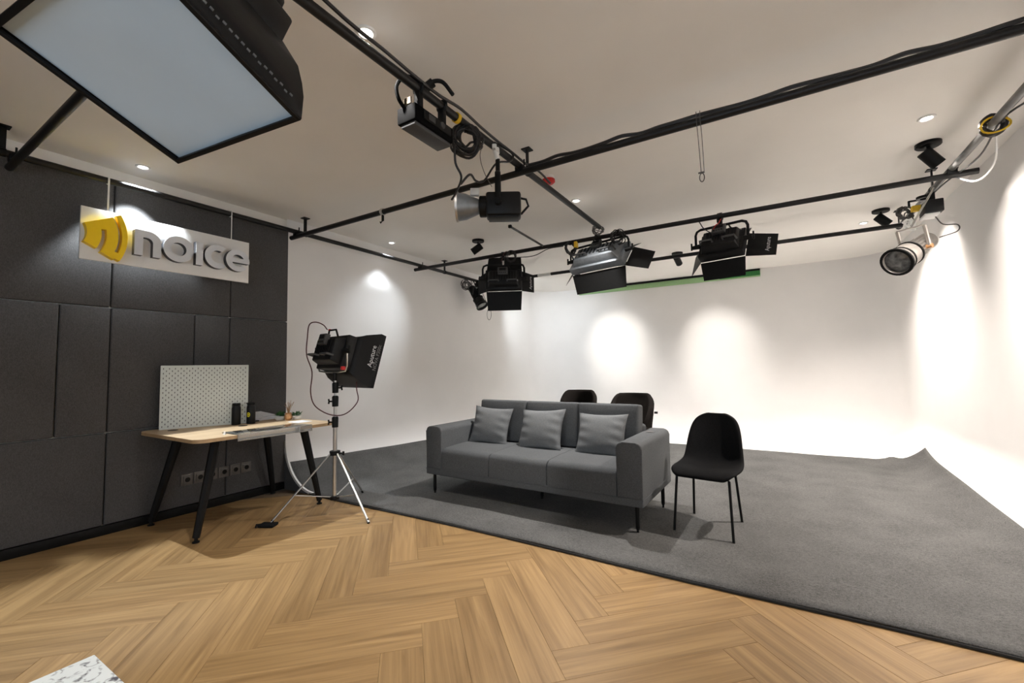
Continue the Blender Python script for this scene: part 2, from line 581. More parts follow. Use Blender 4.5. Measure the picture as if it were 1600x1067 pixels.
for p, nrm in cyc_plan():
    rows.append([b.bm.verts.new((p.x + nrm.x * d, p.y + nrm.y * d, z + 0.004)) for d, z in prof])
b.loft(rows, closed=False, caps=False)
structure(b.build('wall_back', M['wall'], angle=60))
b = MB(); b.box(((XP + XR) / 2, (YC + YB) / 2, -0.002), (XR - XP - 2 * R + 0.04, YB - YC, 0.012))
structure(b.build('floor_stage', M['wall'], smooth=False))
for sgn, x0, nm in ((1, XP, 'trim_1'), (-1, XR, 'trim_2')):
    cx = x0 + sgn * R
    th = 0.022
    poly = [(x0 - sgn * 0.03, 0.0), (x0 - sgn * 0.03, R)] + [(cx - sgn * (R + 0.0) * math.cos(a), R - (R + 0.0) * math.sin(a)) for a in [PI / 2 * k / 14 for k in range(0, 15)]]
    b = MB(); b.prism([(x, z) for x, z in poly], 0.015, Matrix.Translation((0, YC, 0)) @ rotm(PI / 2, 0, 0))
    t = structure(b.build(nm, M['cap'], angle=30))
    o_ = [(cx - sgn * (R) * math.cos(a), R - (R) * math.sin(a)) for a in [PI / 2 * k / 14 for k in range(0, 15)]]
    i_ = [(cx - sgn * (R - th) * math.cos(a), R - (R - th) * math.sin(a)) for a in [PI / 2 * k / 14 for k in range(0, 15)]]
    b = MB(); b.prism(o_ + i_[::-1], 0.02, Matrix.Translation((0, YC + 0.001, 0.004)) @ rotm(PI / 2, 0, 0))
    b.build('cove_rim', M['wall'], t, label='white plaster edge of the coved wall', angle=30)

# herringbone planks
def clip(poly, axis, lim, keep_less):
    out = []
    for i in range(len(poly)):
        p, q = poly[i], poly[(i + 1) % len(poly)]
        pi_ = (p[axis] <= lim) if keep_less else (p[axis] >= lim)
        qi_ = (q[axis] <= lim) if keep_less else (q[axis] >= lim)
        if pi_:
            out.append(p)
        if pi_ != qi_:
            t = (lim - p[axis]) / (q[axis] - p[axis])
            out.append((p[0] + t * (q[0] - p[0]), p[1] + t * (q[1] - p[1])))
    return out
PW, PN, PX0, PY0 = 0.185, 5, -2.090, 0.091
PL = PW * PN
s2 = math.sqrt(0.5)
plank_mesh = {}
GAP = 0.0004
def plank(p0, p1, q0, q1, along_p):
    cpq = Vector(((p0 + p1) / 2 * PW, (q0 + q1) / 2 * PW))
    wx, wy = PX0 + (cpq.x - cpq.y) * s2, PY0 + (cpq.x + cpq.y) * s2
    ang = PI / 4 if along_p else -PI / 4
    hl, hw = PL / 2 - GAP, PW / 2 - GAP
    ca, sa = math.cos(ang), math.sin(ang)
    cor = [(wx + x * ca - y * sa, wy + x * sa + y * ca) for x, y in ((-hl, -hw), (hl, -hw), (hl, hw), (-hl, hw))]
    ply = cor
    for ax, lim, less in ((0, XR, True), (0, XL + 0.02, False), (1, YC + 0.03, True), (1, YF, False)):
        ply = clip(ply, ax, lim, less)
        if len(ply) < 3:
            return
    loc = [((x - wx) * ca + (y - wy) * sa, -(x - wx) * sa + (y - wy) * ca) for x, y in ply]
    # drop doubled corners
    ll = []
    for c in loc:
        if not ll or (abs(c[0] - ll[-1][0]) + abs(c[1] - ll[-1][1])) > 1e-4:
            ll.append(c)
    if len(ll) > 2 and (abs(ll[0][0] - ll[-1][0]) + abs(ll[0][1] - ll[-1][1])) < 1e-4:
        ll.pop()
    area = abs(sum(ll[i][0] * ll[(i + 1) % len(ll)][1] - ll[(i + 1) % len(ll)][0] * ll[i][1] for i in range(len(ll)))) / 2
    if len(ll) < 3 or area < 0.0015:
        return
    full = area > PL * PW * 0.98
    if full and 'f' in plank_mesh:
        o = bpy.data.objects.new('plank', plank_mesh['f']); COL.objects.link(o); o.parent = floor
    else:
        bb = MB()
        cxm = sum(c[0] for c in ll) / len(ll); cym = sum(c[1] for c in ll) / len(ll)
        e = 0.0007
        def inset(c, k):
            d = Vector((c[0] - cxm, c[1] - cym)); 
            return (c[0] - math.copysign(min(k, abs(d.x)), d.x), c[1] - math.copysign(min(k, abs(d.y)), d.y))
        r0 = [bb.bm.verts.new((x, y, -0.010)) for x, y in ll]
        r1 = [bb.bm.verts.new((x, y, -0.0008)) for x, y in ll]
        r2_ = [bb.bm.verts.new((*inset(c, e), 0.0)) for c in ll]
        bb.loft([r0, r1, r2_])
        o = bb.build('plank', M['plank'], floor, smooth=False)
        if full:
            plank_mesh['f'] = o.data
    o.location = (wx, wy, random.uniform(-0.0003, 0.0003))
    o.rotation_euler = (0, 0, ang)
for m in range(-4, 5):
    for k in range(-16, 18):
        off = 2 * PN * m
        plank(k + off, k + off + PN, k, k + 1, True)
        plank(k + off, k + off + 1, k + 1, k + 1 + PN, False)

# baseboard and acoustic panels
b = MB(); b.box((XP - 0.01, (YF + YC) / 2, 0.036), (0.03, YC - YF - 0.01, 0.072), bevel=0.002)
structure(b.build('baseboard_left', M['black']))
def panel(y0, y1, z0, z1):
    g = 0.003
    b = MB()
    b.box((0, 0, 0), (0.042, y1 - y0 - 2 * g, z1 - z0 - 2 * g), bevel=0.011, seg=3)
    o = b.build('acoustic_panel', M['panel'], wall_left, angle=80)
    o.location = (XP - 0.021 + random.uniform(-0.001, 0.001), (y0 + y1) / 2, (z0 + z1) / 2)
for y0, y1 in ((-2.38, -1.42), (-1.42, -0.52), (-0.52, 0.38), (0.38, 1.28), (1.28, 2.178), (2.178, YC)):
    panel(y0, y1, 1.80, 2.832)
for y0, y1 in ((-2.38, -1.72), (-1.72, -1.42), (-1.42, -0.82), (-0.82, -0.52), (-0.52, 0.08), (0.08, 0.38), (0.38, 0.988), (0.988, 1.284), (1.284, 1.877), (1.877, 2.178), (2.178, YC)):
    panel(y0, y1, 0.797, 1.80)
for y0, y1 in ((-2.38, -1.42), (-1.42, -0.52), (-0.52, 0.38), (0.38, 1.284), (1.284, 2.168), (2.168, YC)):
    panel(y0, y1, 0.072, 0.797)

# ---------------------------------------------------------------- carpet
def carpet():
    b = MB()
    nu_arc, nu, nv = 10, 60, 60
    rc = R - 0.006
    cl, cr_ = XP + R, XR - R
    rows = []
    yb = 7.05
    for j in range(nv + 1):
        v = j / nv
        a_l = 1.10 - 0.20 * min(1, v * 2)
        a_r = 0.50 + 0.32 * v
        row = []
        for i in range(nu + 1 + 2 * nu_arc):
            if i < nu_arc:
                a = a_l * (1 - i / nu_arc)
                x, z = cl - rc * math.sin(a), R - rc * math.cos(a)
                fx = 0
            elif i <= nu_arc + nu:
                t = (i - nu_arc) / nu
                x, z = cl + (cr_ - cl) * t, R - rc
                fx = t
            else:
                a = a_r * (i - nu_arc - nu) / nu_arc
                x, z = cr_ + rc * math.sin(a), R - rc * math.cos(a)
                fx = 1
            yfront = 2.755 - 0.07 * max(0, (x + 1.2) / 2.8) ** 1.0 + 0.012 * math.sin(x * 2.1)
            yend = yb - 0.035 * (x + 0.5) / 2
            # lifted, slightly rucked far right corner
            cx_ = max(0.0, (x - 0.95) / 0.55)
            yend -= 0.10 * min(1.3, cx_) ** 2
            y = yfront + (yend - yfront) * v
            z += 0.0035 * math.sin(x * 5.3 + y * 2.2) * math.sin(y * 3.1 - x * 1.7) + 0.003
            e = max(0, (y - 6.35) / 0.7)
            z += 0.085 * (min(1.4, max(0, (x - 1.15) / 0.35)) ** 1.5) * e ** 2
            z += 0.05 * math.exp(-((x - 1.16) / 0.07) ** 2) * e ** 2
            z += 0.02 * e ** 3
            z += 0.012 * math.exp(-((x + 0.35 * (y - 5) - 0.55) / 0.10) ** 2) * max(0, min(1, (y - 3.6) / 0.8)) * max(0, min(1, (6.9 - y)))
            row.append(b.bm.verts.new((x, y, z + 0.006)))
        rows.append(row)
    b.loft(rows, closed=False, caps=False)
    o = b.build('stage_carpet', M['carpet'], angle=60)
    tag(o, 'large charcoal grey carpet covering the stage floor and curling up the white cove', 'carpet')
    md = o.modifiers.new('thick', 'SOLIDIFY'); md.thickness = 0.008; md.offset = -1
    b = MB()
    pts = []
    for i in range(41):
        x = cl - 0.05 + (cr_ + 0.1 - cl) * i / 40
        yfront = 2.755 - 0.07 * max(0, (x + 1.2) / 2.8) + 0.012 * math.sin(x * 2.1)
        pts.append((x, yfront - 0.003, 0.0085))
    b.tube(pts, 0.009, seg=8, flat=(0.6, 0.85))
    b.build('edge_binding', M['carpet_edge'], o, label='black binding along the front edge of the carpet')
carpet()

# ---------------------------------------------------------------- ceiling lights
def make_downlight(x, y, label, pw, colr, dx=0.0):
    t = thing('downlight', label, 'downlight', (x, y, ZC), group='recessed downlights in the ceiling')
    b = MB(); b.lathe([(0.030, 0.006), (0.030, -0.004), (0.036, -0.010), (0.046, -0.009), (0.050, -0.004), (0.050, 0.0)], caps=False)
    b.build('trim_ring', M['white'], t)
    b = MB(); b.lathe([(0.001, -0.0015), (0.030, -0.0015), (0.030, 0.002), (0.001, 0.002)], caps=False)
    b.build('lit_lens', M['ledwhite'], t)
    l = lamp('downlight_beam', 'SPOT', (dx, 0, -0.013), (dx, 0, -1), DOWN_W * pw, colr, size=0.025 if x > -4 else 0.018, spot=DOWN_A if x > -4 else 76, blend=0.4 if (x < -4 and y < 3) else 1.0)
    l.parent = t
    return t
DL = [(-1.675, 1.399, 'lit recessed downlight beside the black pipe nearest the top edge'),
      (-4.345, 1.385, 'lit recessed downlight close above the yellow and white hanging sign'),
      (-4.315, 4.037, 'lit recessed downlight near the left wall above the light stand'),
      (0.97, 4.003, 'lit recessed downlight near the right wall before the nearer black ceiling spot'),
      (-1.667, 4.04, 'lit recessed downlight beyond the red detector beside the middle pipe'),
      (0.986, 6.672, 'lit recessed downlight just beyond the farther right black ceiling spot'),
      (-1.68, 6.743, 'lit recessed downlight deep in the room between the two hanging barn door lamps'),
      (0.97, -1.25, 'lit recessed downlight behind the camera on the right'),
      (-1.67, -1.25, 'lit recessed downlight behind the camera in the middle'),
      (-4.32, -1.25, 'lit recessed downlight behind the camera on the left')]
for x, y, lb in DL:
    colr = (1.0, 0.91, 0.83) if x > 0 else ((1.0, 0.96, 0.92) if x > -3 else (0.88, 0.95, 1.0))
    pw = (1.75 if y > 0 else 0.7) if x > 0 else (1.35 if y > 3 else (0.66 if y > 0 else 0.45))
    if x < -4 and 0 < y < 2:
        pw = 1.15
    if x < -4 and y > 3:
        pw = 0.36
    make_downlight(x, y, lb, pw, colr, -0.028 if x < -4 else 0.0)

def ceiling_spot(x, y, label, aim, tiltaxis, energy, color, spot=70):
    t = thing('ceiling_spotlight', label, 'spotlight', (x, y, ZC), group='black cylinder spotlights on the ceiling')
    b = MB(); b.lathe([(0.001, 0), (0.080, 0), (0.080, -0.022), (0.074, -0.028), (0.001, -0.028)], seg=28)
    b.build('base_plate', M['black'], t)
    b = MB(); b.cyl((0.0, 0, -0.028), (0.0, 0, -0.085), 0.011)
    b.build('stem', M['black'], t)
    d = Vector(aim).normalized()
    c = Vector((0, 0, -0.105))
    F = frame_to(c - d * 0.055, d)
    b = MB(); b.lathe([(0.040, 0.0), (0.047, 0.006), (0.047, 0.150), (0.043, 0.150), (0.040, 0.135), (0.001, 0.135)], F, seg=24)
    hd = b.build('head', M['black'], t)
    b = MB(); b.lathe([(0.001, 0.1365), (0.039, 0.1365), (0.039, 0.138), (0.001, 0.138)], F, seg=20)
    b.build('lit_lens', M['ledwhite'], hd)
    o = lamp('spotlight_beam', 'SPOT', F @ Vector((0, 0, 0.155)), F @ Vector((0, 0, 1.0)), energy, color, size=0.04, spot=spot, blend=1.0)
    o.parent = t
ceiling_spot(1.085, 4.49, 'nearest black ceiling spotlight, with the broad round base beside the right hand pipe', (0.60, 0.14, -0.78), 0, TRACK_W * 0.36, WARM, 95)
ceiling_spot(1.075, 6.212, 'middle black ceiling spotlight, tilted, above the far end of the right hand pipe', (0.66, 0.0, -0.75), 0, TRACK_W * 0.3, WARM, 95)
ceiling_spot(1.085, 2.77, 'black ceiling spotlight added outside the view on the right, nearer than the others', (0.60, 0.1, -0.78), 0, TRACK_W * 0.36, WARM, 95)  # unseen spot added to brighten the right wall and carpet
ceiling_spot(1.085, 1.05, 'black ceiling spotlight added outside the view on the right, nearest the table', (0.60, 0.0, -0.80), 0, TRACK_W * 1.0, WARM, 80)  # another unseen spot, added for more light on the right
ceiling_spot(-1.206, 6.843, 'farthest black ceiling spotlight, seen between the two barn door lamps', (0.13, 0.80, -0.52), 0, TRACK_W * 1.1, NEUTRAL, 44)
ceiling_spot(-2.85, 6.85, 'black ceiling spotlight hidden behind the wide barn door lamp', (0.02, 0.84, -0.49), 0, TRACK_W * 1.1, NEUTRAL, 44)
ceiling_spot(-3.9, 6.5, 'added black ceiling spotlight near the far left corner, hidden behind the left barn door lamp', (-0.02, 0.88, -0.48), 0, TRACK_W * 0.8, COOL, 95)  # added for cool light on the left of the back wall
ceiling_spot(-3.3, 4.6, 'black ceiling spotlight aimed at the left white wall, hidden behind the lamps', (-0.75, -0.35, -0.56), 0, TRACK_W * 0.35, COOL, 55)

t = thing('smoke_detector', 'red round fire alarm beacon on the ceiling', 'detector', (-1.654, 3.388, ZC))
b = MB(); b.lathe([(0.001, 0), (0.052, 0), (0.052, -0.02), (0.045, -0.026), (0.001, -0.026)]); b.build('base', M['white'], t, label='white base')
b = MB(); b.lathe([(0.044, -0.024), (0.058, -0.030), (0.058, -0.05), (0.04, -0.066), (0.001, -0.070)], seg=24); b.build('red_cap', M['red'], t)

# ---------------------------------------------------------------- pipe rig
ZP, ZX, PR = 2.768, 2.720, 0.024
def rig_pipe(p0, p1, label, mat='pipe', brackets=(), couplers=(), group='black steel pipes of the ceiling rig'):
    t = thing('rig_pipe', label, 'pipe', ((p0[0] + p1[0]) / 2, (p0[1] + p1[1]) / 2, p0[2]), group=group)
    c = Vector(t.location)
    b = MB(); b.cyl(Vector(p0) - c, Vector(p1) - c, PR, seg=18)
    b.build('tube', M[mat], t)
    for x, y in brackets:
        b = MB(); b.box((x - c.x, y - c.y, (ZC - p0[2]) / 2 + 0.01), (0.008, 0.036, ZC - p0[2] - 0.02), bevel=0.001)
        b.box((x - c.x, y - c.y, ZC - p0[2] - 0.004), (0.07, 0.07, 0.008))
        b.tube([(x - c.x, y - c.y - 0.018, 0.0), (x - c.x, y - c.y + 0.018, 0.0)], PR + 0.005, seg=16)
        b.build('hanger_bracket', M['black'], t)
    for x, y in couplers:
        b = MB()
        b.box((x - c.x, y - c.y, -0.024), (0.062, 0.062, 0.050), bevel=0.008)
        b.cyl((x - c.x + 0.036, y - c.y, 0.0), (x - c.x + 0.036, y - c.y, 0.045), 0.006, seg=8)
        b.build('coupler', M['black'], t)
    return t
XLP, XMP, XRP = -4.385, -1.575, 1.25
Y0, Y1, Y2, Y3 = 0.70, 2.745, 4.665, 6.10
rig_pipe((XLP, YF + 0.05, ZP), (XLP, 6.35, ZP), 'long black pipe running along the left wall above the sign', brackets=((XLP, 0.64), (XLP, 2.84), (XLP, 5.20)), couplers=((XLP, Y0), (XLP, Y1), (XLP, Y2), (XLP, Y3)))
rig_pipe((XMP, YF + 0.05, ZP), (XMP, 4.45, ZP), 'black pipe running down the middle of the ceiling with lamps hung on it', brackets=((XMP, 0.2), (XMP, 2.86)), couplers=((XMP, Y1), (XMP, Y0)))
rig_pipe((XRP, YF + 0.05, ZP), (XRP, 6.35, ZP), 'worn grey pipe running along the right white wall', mat='pipegrey', brackets=((XRP, 5.14), (XRP, 6.36), (XRP, 1.2)), couplers=((XRP, Y1), (XRP, Y2), (XRP, Y3), (XRP, Y0)))
rig_pipe((-4.53, Y0, ZX), (1.40, Y0, ZX), 'black cross pipe partly hidden by the big hanging softbox')
rig_pipe((-4.49, Y1, ZX), (1.42, Y1, ZX), 'nearest whole black cross pipe with cables taped along its top')
rig_pipe((-4.50, Y2, ZX), (1.40, Y2, ZX), 'black cross pipe that carries the three barn door lamps')
t = rig_pipe((-4.45, Y3, ZX), (1.30, Y3, ZX), 'farthest black cross pipe, with a white tape wrap, nearest the back wall')
b = MB(); b.cyl((-3.20 + 1.575, 0, 0), (-2.97 + 1.575, 0, 0), PR + 0.002, seg=18)
b.build('white_tape', M['white'], t, label='white tape wrapped round the pipe')
o = MB().tube([(-2.42, 4.0, 2.80), (-2.36, 4.63, 2.73)], 0.013, seg=10).build('stub_bracket', M['pipegrey'])
tag(o, 'short grey stub with a black tip resting on the lamp carrying cross pipe', 'bracket')
b = MB(); b.box((-2.423, 3.98, 2.803), (0.034, 0.03, 0.034), bevel=0.004); b.build('end_cap', M['black'], o, label='black end cap')

def cable(name, pts, r, label, mat='cable', cat='cable', group=None, smooth=6, seg=6):
    b = MB(); b.tube(pts, r, seg=seg, smooth=smooth)
    return tag(b.build(name, M[mat]), label, cat, group)
rz = random.Random(3)
pts = []
for i in range(26):
    x = -1.5 + i * 0.117
    pts.append((x, Y1 + rz.uniform(-0.008, 0.012), ZX + PR + 0.012 + (0.010 if i % 4 == 2 else 0)))
cable('taped_cable', pts, 0.012, 'black power cable taped along the top of the nearest whole cross pipe')
pts = []
for i in range(20):
    y = -0.6 + i * 0.20
    pts.append((XMP + 0.024 + rz.uniform(0, 0.01), y, ZP + PR + 0.006 + (0.022 if i % 5 == 3 else 0.0)))
cable('taped_cable', pts, 0.009, 'black power cable strapped along the middle pipe of the ceiling')
cable('power_cable', [(XRP + 0.03, 3.0, ZP - 0.01), (XRP + 0.06, 3.4, ZP - 0.05), (XRP + 0.03, 3.85, ZP), (XRP + 0.05, 4.3, ZP - 0.06), (XRP + 0.03, 4.9, ZP - 0.02), (XRP + 0.03, 5.3, ZP)], 0.006, 'thin dark cable sagging along the grey pipe by the right wall')
cable('white_cord', [(XRP + 0.02, 4.75, ZP - 0.03), (XRP + 0.10, 4.55, ZP - 0.16), (XRP + 0.12, 4.3, ZP - 0.13), (XRP + 0.08, 4.1, ZP + 0.02)], 0.006, 'white cord drooping below the grey pipe on the right', mat='white')
cable('power_cable', [(-3.0, Y2, ZX - 0.03), (-2.75, Y2, ZX - 0.07), (-2.5, Y2, ZX - 0.085), (-2.3, Y2, ZX - 0.03), (-2.1, Y2, ZX - 0.03)], 0.005, 'thin dark cable drooping between the left and middle barn door lamps')

# ---------------------------------------------------------------- lamp builders
def clamp_parts(t, z, matkey='black'):
    """pipe clamp centred on a pipe at local z, spigot down"""
    b = MB()
    b.lathe([(PR + 0.001, -0.02), (PR + 0.014, -0.02), (PR + 0.014, 0.02), (PR + 0.001, 0.02)], Matrix.Translation((0, 0, z)) @ rotm(0, PI / 2, 0), seg=16, caps=False)
    b.box((0, 0, z - 0.055), (0.036, 0.036, 0.05), bevel=0.004)
    b.cyl((0.0, -0.02, z - 0.055), (0.0, -0.075, z - 0.055), 0.006)
    b.box((0, -0.08, z - 0.055), (0.012, 0.012, 0.05), bevel=0.003)
    return b.build('pipe_clamp', M[matkey], t)

def quad_plate(b, pts, th):
    """four 3-D corners -> thin plate"""
    P = [Vector(p) for p in pts]
    n = (P[1] - P[0]).cross(P[3] - P[0]).normalized() * th
    a = [b.bm.verts.new(p) for p in P]
    c = [b.bm.verts.new(p + n) for p in P]
    b.loft([a, c])

def panel_lamp(loc, rz, tilt, label, group, clamp_z=None, doors=True, w=0.46, h=0.31, yoke_h=0.27, text=None, bodymat='blackplastic', door_angles=(35, 40, 35, 35), L1=0.22, L2=0.17):
    """square LED panel light; faces local +Y, origin at the yoke pivot"""
    t = thing('panel_lamp', label, 'studio light', loc, rz, group)
    T = rotm(-tilt, 0, 0)
    # body
    b = MB()
    b.box((0, 0.045, 0), (w, 0.09, h), T, bevel=0.012)
    body = b.build('body', M[bodymat], t)
    b = MB()
    b.box((0, 0, 0), (w * 0.86, h * 0.80, 0.09), T @ Matrix.Translation((0, -0.04, 0)) @ rotm(PI / 2, 0, 0), taper=(0.86, 0.80), bevel=0.01)
    b.build('rear_housing', M[bodymat], t)
    b = MB()
    for k in range(9):
        b.box((-w * 0.28 + k * w * 0.07, -0.088, 0.02), (0.006, 0.018, h * 0.42), T)
    stuff(b.build('cooling_fins', M['blackplastic'], t))
    b = MB(); b.box((0, -0.105, h * 0.27), (0.125, 0.045, 0.10), T, bevel=0.008)
    cb = b.build('control_box', M['greyplastic'], t)
    b = MB(); b.box((0, -0.129, h * 0.27 + 0.018), (0.085, 0.004, 0.035), T, bevel=0.001)
    b.build('display', M['blackplastic'], cb)
    b = MB()
    for q in range(4):
        b.cyl((-0.036 + 0.024 * q, -0.127, h * 0.27 - 0.028), (-0.036 + 0.024 * q, -0.134, h * 0.27 - 0.028), 0.007, seg=8, mat=T)
    b.build('buttons', M['blackplastic'], cb)
    for s in (-1, 1):
        b = MB(); b.tube([T @ Vector((s * w * 0.12, -0.085, -h * 0.18)), T @ Vector((s * w * 0.12, -0.125, -h * 0.18)), T @ Vector((s * w * 0.38, -0.125, -h * 0.18)), T @ Vector((s * w * 0.40, -0.07, -h * 0.18))], 0.010, seg=8)
        b.build('rear_handle', M['greyplastic'], t)
    b = MB(); b.tube([T @ Vector((-0.09, -0.03, h * 0.42)), T @ Vector((-0.06, -0.05, h * 0.62)), T @ Vector((0.06, -0.05, h * 0.62)), T @ Vector((0.09, -0.03, h * 0.42))], 0.009, seg=8)
    b.build('top_handle', M['black'], t)
    b = MB(); b.box((0, 0.092, 0), (w * 0.90, 0.004, h * 0.86), T)
    b.build('diffuser_panel', M['white'], t, label='white front diffuser')
    # yoke
    yw = w / 2 + 0.035
    b = MB()
    pts = [(-yw, 0, 0), (-yw, 0, yoke_h - 0.05), (-yw + 0.015, 0, yoke_h - 0.015), (-yw + 0.05, 0, yoke_h), (0, 0, yoke_h), (yw - 0.05, 0, yoke_h), (yw - 0.015, 0, yoke_h - 0.015), (yw, 0, yoke_h - 0.05), (yw, 0, 0)]
    b.tube(pts, 0.011, seg=8, flat=(0.6, 1.2))
    b.build('yoke', M['black'], t)
    for s in (-1, 1):
        b = MB(); b.cyl((s * (w / 2 - 0.002), 0, 0), (s * (yw + 0.035), 0, 0), 0.026, 0.020, seg=12)
        b.box((s * (yw + 0.045), 0, 0.012), (0.014, 0.018, 0.075), bevel=0.004)
        b.build('tilt_knob', M['black'], t)
    if doors:
        y0 = 0.095
        # bottom, top, left, right
        hh, ww = h / 2, w / 2
        ab, at_, al, ar = [math.radians(a) for a in door_angles]
        defs = [('b', [(-ww, y0, -hh), (ww, y0, -hh), (ww * 0.93, y0 + L1 * math.cos(ab), -hh - L1 * math.sin(ab)), (-ww * 0.93, y0 + L1 * math.cos(ab), -hh - L1 * math.sin(ab))]),
                ('t', [(-ww, y0, hh), (ww, y0, hh), (ww * 0.93, y0 + L1 * math.cos(at_), hh + L1 * math.sin(at_)), (-ww * 0.93, y0 + L1 * math.cos(at_), hh + L1 * math.sin(at_))]),
                ('l', [(-ww, y0, -hh), (-ww, y0, hh), (-ww - L2 * math.sin(al), y0 + L2 * math.cos(al), hh * 0.9), (-ww - L2 * math.sin(al), y0 + L2 * math.cos(al), -hh * 0.9)]),
                ('r', [(ww, y0, -hh), (ww, y0, hh), (ww + L2 * math.sin(ar), y0 + L2 * math.cos(ar), hh * 0.9), (ww + L2 * math.sin(ar), y0 + L2 * math.cos(ar), -hh * 0.9)])]
        for k, P in defs:
            b = MB(); quad_plate(b, [T @ Vector(p) for p in P], 0.003)
            fl = b.build('barn_door', M['black'], t, smooth=False)
            if text and k in text:
                a, bb, c, d = [Vector(p) for p in P]
                cen = (a + bb) / 2 * 0.30 + (c + d) / 2 * 0.70
                xa = (bb - a).normalized()
                out = (d - a); out = (out - xa * out.dot(xa)).normalized()
                nn = xa.cross(out)
                if k == 'r':
                    nn = -nn; out = out
                    ya = nn.cross(xa)
                else:
                    ya = out
                Rm = Matrix((xa, ya, nn)).transposed().to_4x4()
                for off in (0.0045, -0.0045 - 0.003):
                    pass
                text_mesh('Aputure', 0.052, 0.0004, T @ Matrix.Translation(cen + nn * 0.004) @ Rm, 'lettering', M['label'], fl, label='white printed lettering')
    if clamp_z is not None:
        b = MB(); b.cyl((0, 0, yoke_h - 0.005), (0, 0, clamp_z - 0.03), 0.013, seg=10)
        b.build('spigot', M['steel'], t, label='bright metal spigot')
        clamp_parts(t, clamp_z)
    return t

BG = 'square studio lights with barn doors hung from a cross pipe'
# pivot heights chosen so that the yoke reaches the pipe
panel_lamp((-2.965, Y2 + 0.02, 2.40), math.radians(27), math.radians(8), 'left of the three barn door lamps, upright with two grey back handles', BG, clamp_z=ZX - 2.40, w=0.47, h=0.27, yoke_h=0.19, door_angles=(80, 70, 40, 50), text='r', L1=0.25, L2=0.20)
panel_lamp((-1.68, Y2 + 0.02, 2.515), math.radians(-15), math.radians(38), 'middle barn door lamp, largest and tilted forward, with a cool grey back', BG, clamp_z=ZX - 2.505, w=0.72, h=0.30, yoke_h=0.15, bodymat='midgrey', door_angles=(40, 60, 55, 62), L1=0.23, L2=0.24)
panel_lamp((-0.41, Y2 + 0.02, 2.46), math.radians(-13), math.radians(30), 'right of the three barn door lamps, all black with a printed side flap', BG, clamp_z=ZX - 2.46, w=0.42, h=0.29, yoke_h=0.17, door_angles=(50, 60, 40, 74), text='r', L1=0.18, L2=0.25)

def coil(name, c, rad, normal, label, turns=7, r=0.006, mat='cable', seed=1, tie=True, wob=0.25, group='coiled cables'):
    rr = random.Random(seed)
    F = frame_to(c, normal)
    b = MB(); pts = []
    n = turns * 14
    ox = oy = 0
    for i in range(n + 1):
        a = 2 * PI * i / 14
        if i % 14 == 0:
            ox, oy = rr.uniform(-wob, wob) * rad * 0.5, rr.uniform(-wob, wob) * rad * 0.5
            k = rr.uniform(0.7, 1.0)
        pts.append(F @ Vector((ox + rad * k * math.cos(a), oy + rad * k * math.sin(a) * 1.1, rr.uniform(-1, 1) * 0.015)))
    b.tube(pts, r, seg=5, smooth=2)
    o = tag(b.build(name, M[mat]), label, 'cable', group)
    if tie:
        b = MB(); b.lathe([(0.016, -0.012), (0.024, -0.012), (0.024, 0.012), (0.016, 0.012)], F @ Matrix.Translation((0, rad * 0.9, 0)) @ rotm(0, PI / 2, 0), seg=10, caps=False)
        b.build('cable_tie', M['black'], o)
    return o

# ballast box on the middle pipe
t = thing('lamp_ballast', 'black box shaped lamp unit clamped along the middle pipe with a lever handle', 'studio light', (XMP - 0.02, 1.745, 2.63))
b = MB(); b.box((0.0, 0, -0.03), (0.13, 0.31, 0.09), bevel=0.008); b.build('body', M['mattblack'], t)
b = MB(); b.box((0.005, 0, -0.085), (0.10, 0.29, 0.020), bevel=0.004); b.build('lower_rim', M['greyplastic'], t, label='grey lower rim')
b = MB(); b.box((0.067, 0.02, -0.02), (0.006, 0.22, 0.05), bevel=0.002); cp = b.build('control_panel', M['black'], t)
b = MB(); b.cyl((0.068, 0.05, -0.02), (0.080, 0.05, -0.02), 0.018, seg=12); b.build('dial', M['greyplastic'], cp)
b = MB(); b.box((0.071, -0.03, -0.02), (0.004, 0.05, 0.032)); b.build('display', M['greyplastic'], cp)
b = MB(); b.box((0.01, -0.152, 0.035), (0.05, 0.008, 0.035)); b.build('end_plate', M['brass'], t, label='dull yellowish end plate')
for y in (-0.08, 0.11):
    b = MB(); b.tube([(0.02 + (PR + 0.008) * math.cos(a), y, 0.138 + (PR + 0.008) * math.sin(a)) for a in [PI * 2 * k / 14 for k in range(15)]], 0.008, seg=6)
    b.box((0.02, y, 0.075), (0.04, 0.03, 0.09), bevel=0.003)
    b.build('pipe_clamp', M['black'], t)
b = MB(); b.tube([(0.04, -0.03, 0.185), (0.08, -0.01, 0.20), (0.11, 0.02, 0.195), (0.15, 0.05, 0.13)], 0.011, seg=8, smooth=4); b.cyl((0.0, -0.04, 0.15), (0.06, -0.01, 0.20), 0.024, seg=12)
b.build('lever_handle', M['black'], t)
b = MB(); b.tube([(-0.01, -0.15, 0.0), (-0.02, -0.185, 0.04), (-0.02, -0.20, 0.10), (0.0, -0.17, 0.16), (0.02, -0.12, 0.175), (0.03, -0.05, 0.17)], 0.010, seg=8, smooth=5); b.build('power_lead', M['mattblack'], t)
b = MB(); b.lathe([(PR + 0.002, -0.012), (PR + 0.007, -0.012), (PR + 0.007, 0.012), (PR + 0.002, 0.012)], Matrix.Translation((0.02, 0.245, 0.138)) @ rotm(PI / 2, 0, 0), seg=14, caps=False)
b.build('strap', M['cordyellow'], t, label='yellow strap')
coil('cable_coil', (XMP + 0.02, 2.06, 2.655), 0.085, (0.7, -0.7, 0.1), 'black cable coiled in loops below the middle pipe beside the box lamp', turns=11, r=0.0075, seed=5, wob=0.8)
